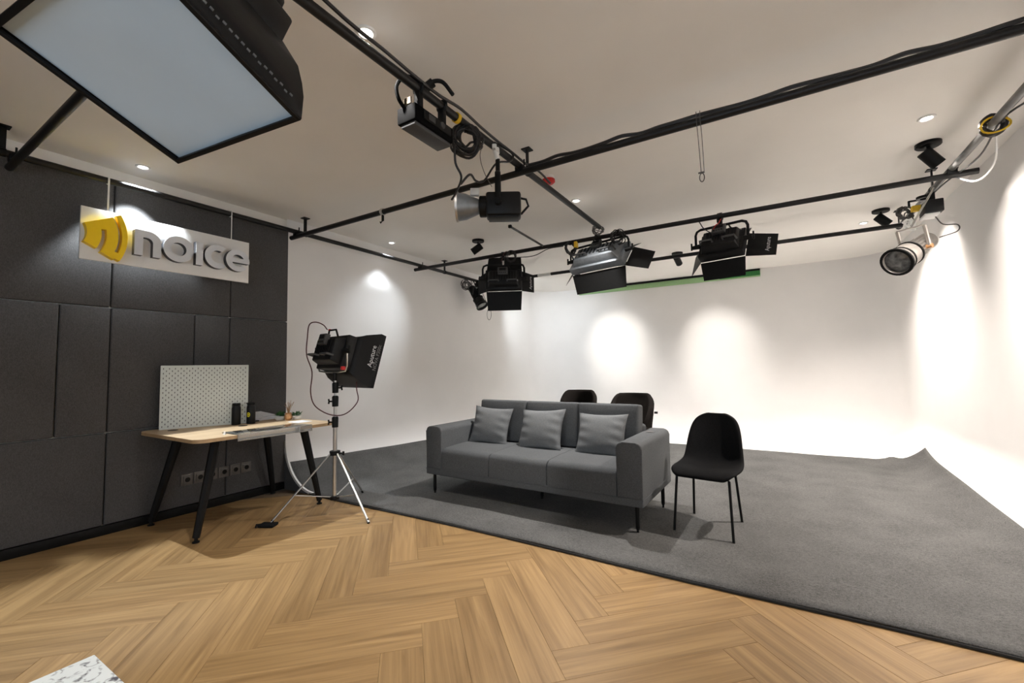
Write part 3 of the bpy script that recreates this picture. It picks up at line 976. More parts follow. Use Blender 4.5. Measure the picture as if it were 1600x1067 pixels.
cable('hanging_cable', [(XMP, 1.97, 2.60), (XMP - 0.02, 2.0, 2.50), (XMP + 0.0, 2.03, 2.42), (XMP - 0.02, 2.01, 2.33), (XMP - 0.035, 1.98, 2.27)], 0.007, 'black cable hanging from the coil down to the round reflector lamp')

# COB lamp with silver reflector under the middle pipe
cob = Vector((XMP, 2.345, 2.335))
ax = Vector((-0.854, -0.52, 0.0)).normalized()
t = thing('reflector_lamp', 'black studio lamp with a round silver reflector hanging under the middle pipe', 'studio light', cob, math.atan2(ax.y, ax.x))
# local +X = beam direction
b = MB(); b.box((-0.085, 0, 0), (0.23, 0.15, 0.155), bevel=0.018); b.box((-0.085, 0, -0.082), (0.20, 0.11, 0.012), bevel=0.003)
bd = b.build('body', M['blackplastic'], t)
b = MB(); b.box((-0.10, -0.0765, 0.005), (0.09, 0.003, 0.02)); b.build('nameplate', M['greyplastic'], bd)
b = MB(); b.lathe([(0.066, 0.0), (0.070, 0.01), (0.070, 0.045), (0.062, 0.05)], Matrix.Translation((0.025, 0, 0)) @ rotm(0, PI / 2, 0), seg=24); b.build('mount_ring', M['black'], t)
b = MB(); b.lathe([(0.045, 0.0), (0.052, 0.02), (0.085, 0.10), (0.092, 0.155), (0.096, 0.16), (0.090, 0.158), (0.080, 0.10), (0.04, 0.01)], Matrix.Translation((0.065, 0, 0)) @ rotm(0, PI / 2, 0), seg=28, caps=False)
rf = b.build('reflector', M['midgrey'], t, label='silver reflector dish')
b = MB(); b.lathe([(0.0945, 0.150), (0.099, 0.150), (0.099, 0.164), (0.0945, 0.164)], Matrix.Translation((0.065, 0, 0)) @ rotm(0, PI / 2, 0), seg=28, caps=False); b.build('rim', M['silver'], rf)
b = MB(); b.tube([(-0.17, 0, 0.06), (-0.235, 0, 0.045), (-0.25, 0, 0.0), (-0.20, 0, -0.055)], 0.008, seg=8); b.build('rear_handle', M['black'], t)
for s in (-1, 1):
    b = MB(); b.tube([(-0.05, s * 0.09, 0.0), (-0.05, s * 0.09, 0.16), (-0.05, s * 0.075, 0.20), (-0.05, s * 0.03, 0.225), (-0.05, 0, 0.23)], 0.014, seg=8, flat=(0.5, 1.3)); b.build('yoke_arm', M['black'], t)
    b = MB(); b.cyl((-0.05, s * 0.074, 0.0), (-0.05, s * 0.115, 0.0), 0.022, seg=12); b.build('tilt_knob', M['black'], t)
b = MB(); b.cyl((-0.05, 0, 0.22), (-0.05, 0, 0.33), 0.015, seg=12); b.build('drop_rod', M['black'], t)
b = MB(); b.cyl((-0.05, 0, 0.32), (-0.035, 0, 0.38), 0.017, seg=12); b.cyl((-0.05, -0.03, 0.38), (-0.05, 0.03, 0.38), 0.013, seg=10); b.box((-0.03, 0, 0.405), (0.03, 0.05, 0.03), bevel=0.005)
b.build('pipe_clamp', M['white'], t, label='white metal pipe clamp')
b = MB(); b.box((0.105, 0.0, 0.10), (0.06, 0.03, 0.05), bevel=0.006); b.build('bracket', M['white'], t, label='white bracket')
cable('safety_wire', [(XMP + 0.01, 2.26, 2.74), (XMP + 0.02, 2.20, 2.62), (XMP + 0.02, 2.24, 2.53), (XMP + 0.02, 2.33, 2.46)], 0.0025, 'thin wire loop from the middle pipe to the reflector lamp', mat='wire')
cable('power_cable', [(XMP + 0.0, 2.02, 2.37), (XMP + 0.05, 2.05, 2.43), (XMP, 2.18, 2.45), (XMP - 0.02, 2.30, 2.50), (XMP, 2.42, 2.66), (XMP + 0.03, 2.55, 2.72), (XMP + 0.02, 2.60, 2.80), (XMP, 2.40, 2.80)], 0.007, 'black cable looping behind the reflector lamp up to the middle pipe')

# clip on nearest cross pipe, safety cable
t = thing('pipe_clip', 'small dark clip hanging under the nearest whole cross pipe', 'clip', (-3.05, Y1, ZX))
b = MB(); b.lathe([(PR + 0.001, -0.012), (PR + 0.009, -0.012), (PR + 0.009, 0.012), (PR + 0.001, 0.012)], rotm(0, PI / 2, 0), seg=14, caps=False); b.build('collar', M['steel'], t, label='bright metal collar')
b = MB(); b.box((0, 0, -0.055), (0.016, 0.02, 0.06), bevel=0.003); b.tube([(0, 0, -0.08), (-0.03, 0, -0.10), (-0.035, 0, -0.085)], 0.005); b.build('jaw', M['black'], t)
t = thing('safety_cable', 'twin thin safety wires with a hook hanging from the nearest whole cross pipe', 'cable', (-0.335, Y1, ZX))
for dx in (-0.007, 0.014):
    b = MB(); b.tube([(dx, -PR - 0.003, 0.05), (dx, -PR - 0.004, 0), (dx + 0.004, -0.01, -0.10), (dx * 0.8 + 0.010, 0, -0.315)], 0.0022, seg=5); b.build('wire', M['wire'], t)
b = MB(); b.tube([(0.008 + 0.013 * math.cos(a), 0, -0.345 + 0.026 * math.sin(a)) for a in [2 * PI * k / 16 for k in range(17)]], 0.003, seg=6); b.box((0.006, 0, -0.315), (0.034, 0.008, 0.008)); b.build('hook', M['wire'], t)

# cable coils and tangles on the lamp pipe
coil('cable_coil', (-2.80, Y2 - 0.05, 2.66), 0.065, (0.3, -1, 0.1), 'small cable coil hanging from the cross pipe above the left barn door lamp', turns=6, r=0.006, seed=9)
coil('cable_coil', (-1.98, Y2 - 0.07, 2.63), 0.07, (0.8, -0.5, 0.1), 'cable loops at the left end of the middle barn door lamp', turns=5, r=0.008, seed=11)
coil('cable_coil', (-1.60, 4.50, 2.76), 0.06, (0.2, -0.7, 0.5), 'pale wire tangle where the middle pipe ends at the lamp pipe', turns=8, r=0.004, mat='wire', seed=13, wob=0.8, tie=False)
coil('cable_coil', (-1.42, Y2 - 0.06, 2.67), 0.07, (0.1, -1, 0.2), 'dark cable loops above the middle barn door lamp', turns=6, r=0.006, seed=17, wob=0.7)
o = MB().box((-1.93, Y2 - 0.02, 2.675), (0.035, 0.06, 0.07), bevel=0.006).build('yellow_plug', M['cordyellow']); tag(o, 'yellow plug hanging at the left of the middle barn door lamp', 'plug')
b = MB(); b.cyl((-1.93, Y2 - 0.02, 2.71), (-1.93, Y2 - 0.02, 2.735), 0.012); b.build('cord_grip', M['black'], o)
cable('red_cable', [(-2.96, Y2 - 0.03, 2.62), (-2.93, Y2 - 0.03, 2.70), (-2.88, Y2 - 0.03, 2.74), (-2.83, Y2 - 0.03, 2.68)], 0.005, 'short dark red cable at the clamp of the left barn door lamp', mat='redcable')
cable('red_cable', [(-0.48, Y2 - 0.04, 2.56), (-0.45, Y2 - 0.04, 2.62), (-0.42, Y2 - 0.04, 2.64), (-0.40, Y2 - 0.03, 2.68)], 0.005, 'short red cable at the clamp of the right barn door lamp', mat='red')
cable('power_cable', [(-0.60, Y2, 2.70), (-0.56, Y2 - 0.02, 2.62), (-0.50, Y2 - 0.04, 2.56)], 0.005, 'thin black cable from the lamp pipe to the right barn door lamp')

# profile spotlights: silver one on the right pipe, black one at the far left
def zoom_spot(loc, d, label, mat, hang_to, scale=1.0, yokemat=None):
    d = Vector(d).normalized()
    q = d.to_track_quat('Z', 'Y')
    t = thing('profile_spotlight', label, 'spotlight', loc)
    F = q.to_matrix().to_4x4() @ Matrix.Scale(scale, 4)
    b = MB(); b.lathe([(0.001, -0.34), (0.06, -0.34), (0.072, -0.32), (0.074, -0.05), (0.078, -0.04), (0.078, -0.035)], F, seg=24); b.build('lamp_house', M[mat], t)
    b = MB(); b.lathe([(0.08, -0.045), (0.098, -0.03), (0.102, 0.07), (0.096, 0.075)], F, seg=28, caps=False); b.build('barrel', M[mat], t)
    b = MB()
    for k in range(18):
        a = 2 * PI * k / 18
        b.box((0, 0, 0), (0.005, 0.010, 0.12), F @ rotm(0, 0, a) @ Matrix.Translation((0.077, 0, -0.125)))
    stuff(b.build('cooling_fins', M[mat], t))
    b = MB(); b.lathe([(0.098, 0.07), (0.108, 0.07), (0.108, 0.082), (0.098, 0.082)], F, seg=28, caps=False)
    b.lathe([(0.080, -0.05), (0.104, -0.05), (0.104, -0.036), (0.080, -0.036)], F, seg=28, caps=False)
    b.build('black_ring', M['black'], t, label='black ring')
    b = MB(); b.lathe([(0.096, 0.075), (0.104, 0.085), (0.112, 0.13), (0.116, 0.132), (0.116, 0.140), (0.100, 0.140), (0.094, 0.125)], F, seg=30, caps=False); hood = b.build('front_hood', M[mat], t)
    b = MB(); b.lathe([(0.098, 0.128), (0.119, 0.128), (0.119, 0.144), (0.098, 0.144)], F, seg=30, caps=False); b.build('front_rim', M['black'], hood, label='black front rim')
    b = MB(); b.lathe([(0.001, 0.130), (0.05, 0.126), (0.099, 0.112), (0.099, 0.10), (0.001, 0.10)], F, seg=28, caps=False); b.build('lens', M['lens'], t, label='round glass lens')
    # yoke toward the hanging point
    up = Vector(hang_to) - Vector(loc)
    side = d.cross(Vector((0, 0, 1))).normalized()
    w = 0.098 * scale
    piv = d * (-0.14 * scale)
    top = Vector((0, 0, 1)) * (0.20 * scale) + piv * 0.6
    for s in (-1, 1):
        b = MB(); b.tube([piv + side * s * w, piv + side * s * w + (top - piv) * 0.99], 0.017 * scale, seg=8, flat=(1.1, 0.8)); b.build('yoke_arm', M[yokemat or mat], t)
        b = MB(); b.cyl(piv + side * s * (w - 0.02), piv + side * s * (w + 0.02), 0.018 * scale, seg=10); b.build('tilt_knob', M['gold' if mat == 'silver' else 'black'], t)
    b = MB(); b.tube([top + side * w, top, top - side * w], 0.014 * scale, seg=8, flat=(1.2, 0.4)); b.build('yoke_bar', M[yokemat or mat], t)
    b = MB(); b.tube([top, top * 0.5 + up * 0.5, up], 0.008, seg=8, smooth=4); b.build('hanging_arm', M['steel' if mat == 'silver' else 'black'], t)
    return t
def camdir(x, y, z):   # x right, y down, z away -> world
    return RGT * x - UPV * y + FWD * z
SLOC = Vector((0.976, 4.80, 2.147))
zoom_spot(SLOC, (-0.585, -0.665, -0.464), 'silver spotlight with a black rimmed glass lens under the right hand pipe', 'silver', (XRP - 0.02, 5.02, ZP - 0.02))
zoom_spot((-4.204, 5.867, 2.38), (0.572, -0.05, -0.819), 'black spotlight with a round lens beside the left barn door lamp', 'blackplastic', (XLP, 5.95, ZP - 0.02), scale=0.88)
t = thing('junction_box', 'black junction box with a yellow plug on the right hand pipe above the silver spotlight', 'box', (XRP - 0.02, 5.13, 2.60))
b = MB(); b.box((0, 0, 0), (0.12, 0.20, 0.11), bevel=0.008); b.build('body', M['blackplastic'], t)
b = MB(); b.box((-0.01, 0.02, -0.062), (0.10, 0.17, 0.016), bevel=0.003); b.build('base_plate', M['white'], t, label='white base plate')
b = MB(); b.box((-0.085, 0.06, 0.035), (0.07, 0.06, 0.05), bevel=0.008); b.build('yellow_plug', M['cordyellow'], t, label='yellow plug')
b = MB(); b.lathe([(0.03, -0.01), (0.055, -0.01), (0.055, 0.012), (0.03, 0.012)], Matrix.Translation((-0.03, 0.05, 0.12)), seg=16, caps=False); b.box((0, 0.0, 0.09), (0.05, 0.05, 0.09), bevel=0.004); b.build('pipe_clamp', M['black'], t)
b = MB(); b.box((-0.12, 0.12, 0.10), (0.014, 0.02, 0.06)); b.box((-0.09, 0.12, 0.125), (0.07, 0.016, 0.014)); b.build('clamp_lever', M['black'], t)
coil('cable_coil', (XRP - 0.17, 5.22, 2.60), 0.055, (0.3, -0.8, 0.2), 'dark wire tangle beside the yellow plug on the right hand pipe', turns=9, r=0.005, mat='wire', seed=21, wob=0.9, tie=False)
coil('cable_coil', (XRP - 0.17, 5.12, 2.47), 0.045, (0.5, -0.8, 0.2), 'white cord bundle above the silver spotlight', turns=6, r=0.006, mat='white', seed=23, wob=0.9, tie=False)
cable('power_cable', [(XRP + 0.0, 5.12, 2.52), (XRP + 0.04, 5.10, 2.44), (XRP + 0.13, 5.1, 2.42), (XRP + 0.12, 5.08, 2.36), (XRP + 0.0, 5.06, 2.32)], 0.005, 'thin cable curving from the junction box to the tail of the silver spotlight', mat='wire')
coil('cable_coil', (XRP, 3.90, 2.755), 0.060, (0, 1, 0.15), 'black and yellow cable bundle wrapped round the right hand pipe', turns=6, r=0.012, seed=25, wob=0.15, tie=False)
b = MB(); b.tube([(XRP + 0.066 * math.cos(a), 3.86 + 0.01 * math.sin(2 * a), 2.745 + 0.05 * math.sin(a)) for a in [2 * PI * k / 18 for k in range(19)]], 0.006, seg=6)
tag(b.build('yellow_cable_loop', M['cordyellow']), 'yellow cable loop round the right hand pipe', 'cable')
# left end clutter by the black spotlight
t = thing('junction_box', 'dark junction box on the far end of the left pipe beside the black spotlight', 'box', (XLP + 0.03, 6.05, 2.64))
b = MB(); b.box((0.08, 0.0, 0.0), (0.20, 0.13, 0.16), bevel=0.01); b.build('body', M['blackplastic'], t)
b = MB(); b.box((0.0, 0, 0.08), (0.05, 0.06, 0.10), bevel=0.004); b.build('pipe_clamp', M['black'], t)
b = MB(); b.box((0.02, -0.075, -0.005), (0.03, 0.02, 0.03)); b.build('indicator', M['white'], t, label='white indicator')
coil('cable_coil', (XLP - 0.02, 5.80, 2.66), 0.075, (0.8, -0.5, 0.1), 'dark wire tangle at the far end of the left pipe', turns=9, r=0.006, mat='wire', seed=31, wob=0.8, tie=False)
t = thing('cable_hook', 'thin wire loop hanging near the far left white wall', 'cable', (-4.30, 6.3, 2.2))
b = MB(); b.tube([(0.045 * math.cos(a), 0, 0.10 * math.sin(a)) for a in [2 * PI * k / 20 for k in range(21)]], 0.004, seg=5); b.build('loop', M['wire'], t)
b = MB(); b.tube([(0, 0, 0.10), (-0.03, -0.1, 0.30), (-0.06, -0.25, 0.54)], 0.004, seg=5, smooth=3); b.build('wire', M['wire'], t)

# ---------------------------------------------------------------- green screen strip on back wall
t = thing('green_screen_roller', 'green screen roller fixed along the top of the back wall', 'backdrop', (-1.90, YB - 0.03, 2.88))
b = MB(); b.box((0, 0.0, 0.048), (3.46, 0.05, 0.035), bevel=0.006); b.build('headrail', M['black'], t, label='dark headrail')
b = MB(); b.box((0, 0.008, -0.022), (3.46, 0.016, 0.10), bevel=0.003); b.build('green_spill_band', M['greenspill'], t, label='pale green band painted as spill on the wall')  # pale band paints in the green light spilling onto the wall
b = MB(); b.box((1.40, -0.004, -0.008), (0.66, 0.03, 0.085), bevel=0.004); b.build('end_fold', M['green'], t, label='deep green folded end')

# ---------------------------------------------------------------- hanging softbox, near top left
def softbox_mesh(F, w, l, mat_keys, t, depth=0.27, rw=0.42, rl=0.30, skirt=0.075, k1=1.01, k2=0.93):
    """F: +Z points out of the front face; w along X, l along Y"""
    b = MB()
    def rr(w_, l_, z, n=7, bow=0.0):
        out = []
        for (x0, y0), (x1, y1) in ((( -1, -1), (1, -1)), ((1, -1), (1, 1)), ((1, 1), (-1, 1)), ((-1, 1), (-1, -1))):
            for k in range(n):
                s = k / n
                x, y = x0 + (x1 - x0) * s, y0 + (y1 - y0) * s
                f = 1 - bow * math.sin(PI * s)
                out.append(F @ Vector((x * w_ / 2 * (f if abs(x0) == abs(x1) == 1 and x0 == x1 else 1), y * l_ / 2 * (f if y0 == y1 else 1), z)))
        return out
    rings = []
    for (w_, l_, z, bow) in ((w, l, 0.0, 0), (w * k1, l * k1, -skirt, 0.0), (w * k2, l * k2, -skirt - 0.05, 0.02), (w * 0.5 + rw * 0.5, l * 0.5 + rl * 0.5, -depth * 0.72, 0.05), (rw, rl, -depth, 0.0)):
        rings.append([b.bm.verts.new(p) for p in rr(w_, l_, z, bow=bow)])
    b.loft(rings, caps=False)
    sh = b.build('softbox_shell', M['softblack'], t, angle=50)
    md = sh.modifiers.new('thick', 'SOLIDIFY'); md.thickness = 0.003; md.offset = -1
    b = MB()
    c = 0.016
    for (cx, cy, sx, sy) in ((0, -l / 2 + c / 2, w, c), (0, l / 2 - c / 2, w, c), (-w / 2 + c / 2, 0, c, l), (w / 2 - c / 2, 0, c, l)):
        b.box((cx, cy, 0.001), (sx, sy, 0.010), F, bevel=0.002)
    b.build('front_rim', M['softblack'], t)
    b = MB()
    n = 16
    vs = [[b.bm.verts.new(F @ Vector(((i / n - 0.5) * (w - 2 * c + 0.01), (j / n - 0.5) * (l - 2 * c + 0.01), -0.012 - 0.012 * math.sin(PI * i / n) * math.sin(PI * j / n) + 0.0015 * math.sin(9 * i / n + 5 * j / n)))) for i in range(n + 1)] for j in range(n + 1)]
    b.loft(vs, closed=False, caps=False)
    df = b.build('front_diffuser', M['diff'], t, label='white diffuser cloth', angle=60)
    b = MB()
    for x in (-1, 1):
        for y in (-1, 1):
            b.tube([F @ Vector((x * w * 0.485, y * l * 0.485, -0.008)), F @ Vector((x * w * k1 * 0.485, y * l * k1 * 0.485, -skirt)), F @ Vector((x * w * k2 * 0.485, y * l * k2 * 0.485, -skirt - 0.05)), F @ Vector((x * rw * 0.49, y * rl * 0.49, -depth))], 0.004, seg=6)
    b.build('corner_rods', M['softblack'], t)
    return sh

tB = 1.5
d1 = Vector((-0.116, 0.925, -0.361)).normalized()      # long slope from A to B
d2 = Vector((0.996, 0.0811, 0.027)); d2 = (d2 - d1 * d1.dot(d2)).normalized()
nz = d2.cross(d1)                                       # up-ish
if nz.z > 0:
    nfront = -nz
else:
    nfront = nz
Bc = Vector((-1.740, 0.650, 2.004)); 
wS, lS = 0.60, 0.48
cen = Bc + d2 * (wS / 2 - 0.012) - d1 * (lS / 2 - 0.010)
xax = d2; zax = nfront; yax = zax.cross(xax)
Fs = Matrix.Translation(cen) @ Matrix((xax, yax, zax)).transposed().to_4x4()
t = thing('hanging_softbox', 'large black softbox with a pale blue diffuser hung close overhead from the middle pipe', 'softbox')
softbox_mesh(Fs, wS, lS, None, t, depth=0.27, rw=0.40, rl=0.30, skirt=0.085, k1=0.95, k2=0.90)
b = MB(); b.box((0, 0, -0.31), (0.42, 0.30, 0.11), Fs, bevel=0.012); b.build('lamp_body', M['blackplastic'], t)
b = MB(); b.box((0.02, 0, -0.395), (0.34, 0.24, 0.07), Fs, bevel=0.02); b.build('rear_housing', M['blackplastic'], t)
pv = Fs @ Vector((0, 0, -0.33))
b = MB()
yk = [Fs @ Vector((s * 0.245, 0, -0.33)) for s in (-1, 1)]
ztop = 2.68
b.tube([yk[0], Vector((yk[0].x, yk[0].y, ztop - 0.03)), Vector((yk[0].x + 0.05, yk[0].y, ztop)), Vector((yk[1].x - 0.05, yk[1].y, ztop)), Vector((yk[1].x, yk[1].y, ztop - 0.03)), yk[1]], 0.012, seg=8, flat=(0.7, 1.2))
b.build('yoke', M['black'], t)
b = MB(); b.lathe([(PR + 0.001, -0.02), (PR + 0.014, -0.02), (PR + 0.014, 0.02), (PR + 0.001, 0.02)], Matrix.Translation((XMP, (yk[0].y + yk[1].y) / 2, ZP)) @ rotm(PI / 2, 0, 0), seg=16, caps=False)
b.box((XMP, (yk[0].y + yk[1].y) / 2, (ZP + ztop) / 2 - 0.01), (0.036, 0.036, 0.06), bevel=0.004)
b.build('pipe_clamp', M['black'], t)
b = MB()
rq = random.Random(8)
for k in range(22):
    p = Fs @ Vector((wS / 2 * (1.004 - 0.05 * 0.45), -lS / 2 + 0.05 + k * 0.017, -0.040 + rq.uniform(-0.004, 0.004)))
    b.box((0, 0, 0), (0.003, 0.009, 0.006), Matrix.Translation(p) @ Fs.to_3x3().to_4x4())
stuff(b.build('mesh_trim', M['midgrey'], t, label='pale stitched trim along the skirt'))

# ---------------------------------------------------------------- stand with softbox lamp
SX, SY = -3.385, 2.50
t = thing('light_stand', 'silver tripod light stand carrying a black softbox lamp beside the desk', 'light stand', (SX, SY, 0))
feet = [Vector((-3.619 - SX, 2.062 - SY, 0.012)), Vector((-2.918 - SX, 2.479 - SY, 0.012)), Vector((-3.619 - SX, 3.000 - SY, 0.012))]
feet[2].z = 0.03
hub = 0.53
b = MB(); b.cyl((0, 0, 0.13), (0, 0, 0.80), 0.0175, seg=14); b.build('lower_column', M['steel'], t)
b = MB(); b.cyl((0, 0, 0.78), (0, 0, 1.0), 0.014, seg=14); b.build('middle_column', M['steel'], t)
b = MB(); b.cyl((0, 0, 0.98), (0, 0, 1.19), 0.011, seg=14); b.build('upper_column', M['steel'], t)
for f in feet:
    dirn = f.normalized()
    p0 = Vector((f.x, f.y, 0)).normalized() * 0.035 + Vector((0, 0, hub))
    lg = MB().tube([p0, f], 0.0095, seg=10, flat=(1.15, 0.8)).build('leg', M['steel'], t)
    MB().cyl(f + (p0 - f).normalized() * 0.03, f - Vector((0, 0, 0.011)), 0.011, 0.010, seg=8).build('rubber_foot', M['black'], lg)
    mid = p0 + (f - p0) * 0.62
    MB().tube([Vector((f.x, f.y, 0)).normalized() * 0.03 + Vector((0, 0, 0.15)), mid], 0.006, seg=8, flat=(1.2, 0.7)).build('brace', M['steel'], t)
b = MB(); b.lathe([(0.0176, -0.02), (0.045, -0.018), (0.045, 0.018), (0.0176, 0.02)], Matrix.Translation((0, 0, hub)), seg=12, caps=False)
b.cyl((0.03, 0, hub), (0.085, 0.02, hub), 0.007); b.box((0.09, 0.02, hub), (0.02, 0.012, 0.035), bevel=0.003); b.build('leg_collar', M['black'], t, label='black leg collar')
b = MB(); b.lathe([(0.0176, -0.015), (0.04, -0.013), (0.04, 0.013), (0.0176, 0.015)], Matrix.Translation((0, 0, 0.14)), seg=12, caps=False); b.build('brace_collar', M['black'], t, label='black brace collar')
for z, s in ((0.80, -1), (0.985, -1), (1.105, 1)):
    b = MB(); b.lathe([(0.001, -0.045), (0.026, -0.045), (0.028, 0.04), (0.020, 0.05), (0.001, 0.05)], Matrix.Translation((0, 0, z)), seg=12)
    d = Vector((0.854, 0.52, 0)) * s
    b.cyl(Vector((0, 0, z)) + d * 0.02, Vector((0, 0, z)) + d * 0.055, 0.007, seg=8)
    b.tube([Vector((0, 0, z + 0.022)) + d * 0.06, Vector((0, 0, z)) + d * 0.056, Vector((0, 0, z - 0.022)) + d * 0.06], 0.008, seg=6)
    b.build('clamp_knob', M['black'], t, label='black clamp knob')
t = panel_lamp((SX - 0.05, SY, 1.43), math.radians(-8), math.radians(16), 'black softbox lamp on the tripod light stand beside the desk', 'stand lamp', doors=False, w=0.44, h=0.31, yoke_h=0.1)
t['group'] = 'softbox lamps'
for c in list(children(t)):
    if c.name.split('.')[0] == 'yoke':
        bpy.data.objects.remove(c)
b = MB(); b.tube([(-0.255, 0, 0), (-0.255, 0, -0.13), (-0.23, 0, -0.175), (-0.1, 0, -0.185), (0.1, 0, -0.185), (0.23, 0, -0.175), (0.255, 0, -0.13), (0.255, 0, 0)], 0.0075, seg=8); b.build('yoke', M['steel'], t, label='bright lower yoke bar')
b = MB(); b.cyl((0.05, 0, -0.19), (0.05, 0, -0.26), 0.018, seg=12); b.build('stand_socket', M['black'], t)
T_ = rotm(-math.radians(16), 0, 0)
Fq = T_ @ Matrix.Translation((0, 0.33, -0.005)) @ rotm(-PI / 2, 0, 0)
softbox_mesh(Fq, 0.54, 0.50, None, t, depth=0.25, rw=0.43, rl=0.30, skirt=0.05)
# lettering on the softbox's right hand side
sidep = T_ @ Matrix.Translation((0.262, 0.24, 0.0)) @ Matrix(((0.10, 0.28, 0.95, 0), (-0.03, 0.96, -0.29, 0), (1, 0, -0.1, 0), (0, 0, 0, 1)))
sh = [c for c in children(t) if c.name.startswith('softbox_shell')][0]
mrot = Matrix(((0, -0.22, 0.975), (0, -0.975, -0.22), (1, 0, 0))).to_4x4()
text_mesh('Aputure', 0.060, 0.0006, T_ @ Matrix.Translation((0.2795, 0.235, 0.02)) @ mrot, 'lettering', M['label'], sh, label='white printed lettering')
text_mesh('NOVA P300c', 0.044, 0.0006, T_ @ Matrix.Translation((0.284, 0.285, 0.02)) @ mrot, 'lettering', M['dimlabel'], sh, label='grey printed lettering')
b = MB(); b.box((0.225, -0.02, -0.150), (0.028, 0.035, 0.032), bevel=0.006); b.build('plug', M['red'], t, label='red plug')
b = MB(); b.box((-0.055, -0.05, 0.196), (0.032, 0.018, 0.016), T_, bevel=0.004); b.build('cord_clip', M['red'], t, label='red cord clip')
# cords
base = Vector((SX - 0.05, SY, 1.43))
def sp(px, py, z=0):
    """a point near the stand: px, py metres right/up as the stand is seen"""
    return Vector((SX, SY, 0)) + Vector((0.854, 0.52, 0)) * px + Vector((0, 0, py)) + Vector((0.52, -0.854, 0)) * z
cable('power_cable', [sp(-0.055, 1.625, 0.05), sp(-0.075, 1.665, 0.09), sp(-0.12, 1.685, 0.14), sp(-0.17, 1.66, 0.15), sp(-0.185, 1.55, 0.15), sp(-0.19, 1.40, 0.15), sp(-0.165, 1.25, 0.1), sp(-0.185, 1.08, 0.08), sp(-0.165, 0.96, 0.05), sp(-0.08, 0.885, 0.02), sp(0.02, 0.86, 0.02), sp(0.10, 0.875, 0.02), sp(0.17, 0.93, 0.02), sp(0.205, 1.0, 0.0), sp(0.19, 1.10, 0), sp(0.175, 1.24, -0.05)], 0.0048, 'thin dark red lamp cord looping below the softbox lamp', mat='redcable', seg=6)
b = MB(); b.box((0, 0, 0.012), (0.13, 0.09, 0.022), bevel=0.009, seg=3); b.tube([(-0.06, 0.0, 0.015), (-0.085, -0.02, 0.018), (-0.07, -0.05, 0.012)], 0.008)
o = b.build('foot_weight', M['blackfab']); o.location = (-3.60, 2.035, 0.0); o.rotation_euler = (0, 0, 0.5)
tag(o, 'small black cloth pad on the wood floor at the stand leg tip', 'pad')

# ---------------------------------------------------------------- hanging sign
XS = -4.36
t = thing('hanging_sign', 'white hanging sign with a yellow wave logo and raised grey letters', 'sign', (XS, 1.63, 2.32))
b = MB(); b.box((0.0, 0, 0), (0.018, 1.20, 0.398), bevel=0.001); b.build('board', M['whiteboard'], t)
SG = Matrix(((0, 0, 1, 0), (1, 0, 0, 0), (0, 1, 0, 0), (0, 0, 0, 1)))       # local XY -> board YZ, +Z out of the board
Sg = Matrix.Translation((0.009, -1.63, -2.32)) @ SG
def letter(poly=None, ring=None):
    for nm, h0, h1, mt in (('letter', 0.0, 0.048, 'letter'),):
        b = MB()
        if poly:
            b.prism(poly, h1, Sg @ Matrix.Translation((0, 0, h0)))
        else:
            b.ringprism(ring[0], ring[1], h1, Sg @ Matrix.Translation((0, 0, h0)))
        lt = b.build(nm, M['letterside'], t, angle=30)
        b = MB()
        if poly:
            b.prism(poly, 0.002, Sg @ Matrix.Translation((0, 0, h1 + 0.0002)))
        else:
            b.ringprism(ring[0], ring[1], 0.002, Sg @ Matrix.Translation((0, 0, h1 + 0.0002)))
        b.build('letter_face', M['letter'], lt, label='pale front face', angle=30)
        return lt
zb, zt = 2.209, 2.413
# n
letter([(1.333, zb), (1.333, zt - 0.006), (1.339, zt), (1.42, zt)] + arc(1.42, 2.325, 0.088, 85, 0, 10) + [(1.508, zb), (1.453, zb), (1.453, 2.318)] + arc(1.413, 2.318, 0.040, 0, 90, 6) + [(1.388, 2.358), (1.388, zb)])
letter(ring=(arc(1.632, 2.314, 0.110, 0, 348.75, 31), arc(1.632, 2.314, 0.056, 0, 348.75, 31)))
letter([(1.760, zb), (1.814, zb), (1.814, zt), (1.760, zt)])
letter(arc(1.936, 2.313, 0.108, 52, 308, 24) + arc(1.936, 2.313, 0.057, 300, 60, 18))
ecy, eczy = 2.107, 2.313
letter(arc(ecy, eczy, 0.104, 23.6, 318, 24) + arc(ecy, eczy, 0.055, 312, 23.6, 22))
letter(arc(ecy, eczy, 0.0548, 156.4, 202, 5) + arc(ecy, eczy, 0.104, -11.4, 23.4, 5) + [(ecy + 0.0504, eczy + 0.0219)])
# logo: three wave bands of a fan joined in an S
lcx, lcz = 0.905, 2.315          # fan centre
def band(r0, r1, a0, a1, n=12):
    return arc(lcx, lcz, r1, a0, a1, n) + arc(lcx, lcz, r0, a1, a0, n)
def logo(poly, h=0.05):
    b = MB(); b.prism(poly, h, Sg); b.build('logo_wave', M['yellow'], t, angle=30)
logo(band(0.150, 0.232, -28, 27))
logo(band(0.232, 0.262, 10, 27), 0.0499)
logo(band(0.262, 0.330, -30, 27))
logo(band(0.330, 0.352, -30, -20), 0.0499)
logo(band(0.352, 0.386, -28, 28))
for y in (1.183, 2.072):
    b = MB(); b.box((0, y - 1.63, (0.199 + 0.475) / 2), (0.003, 0.011 if y < 2 else 0.007, 0.475 - 0.199)); b.tube([(XLP - XS + (PR + 0.003) * math.cos(a), y - 1.63, ZP - 2.32 + (PR + 0.003) * math.sin(a)) for a in [2 * PI * k / 14 for k in range(15)]], 0.004, seg=6)
    b.build('hanging_strap', M['white'], t)

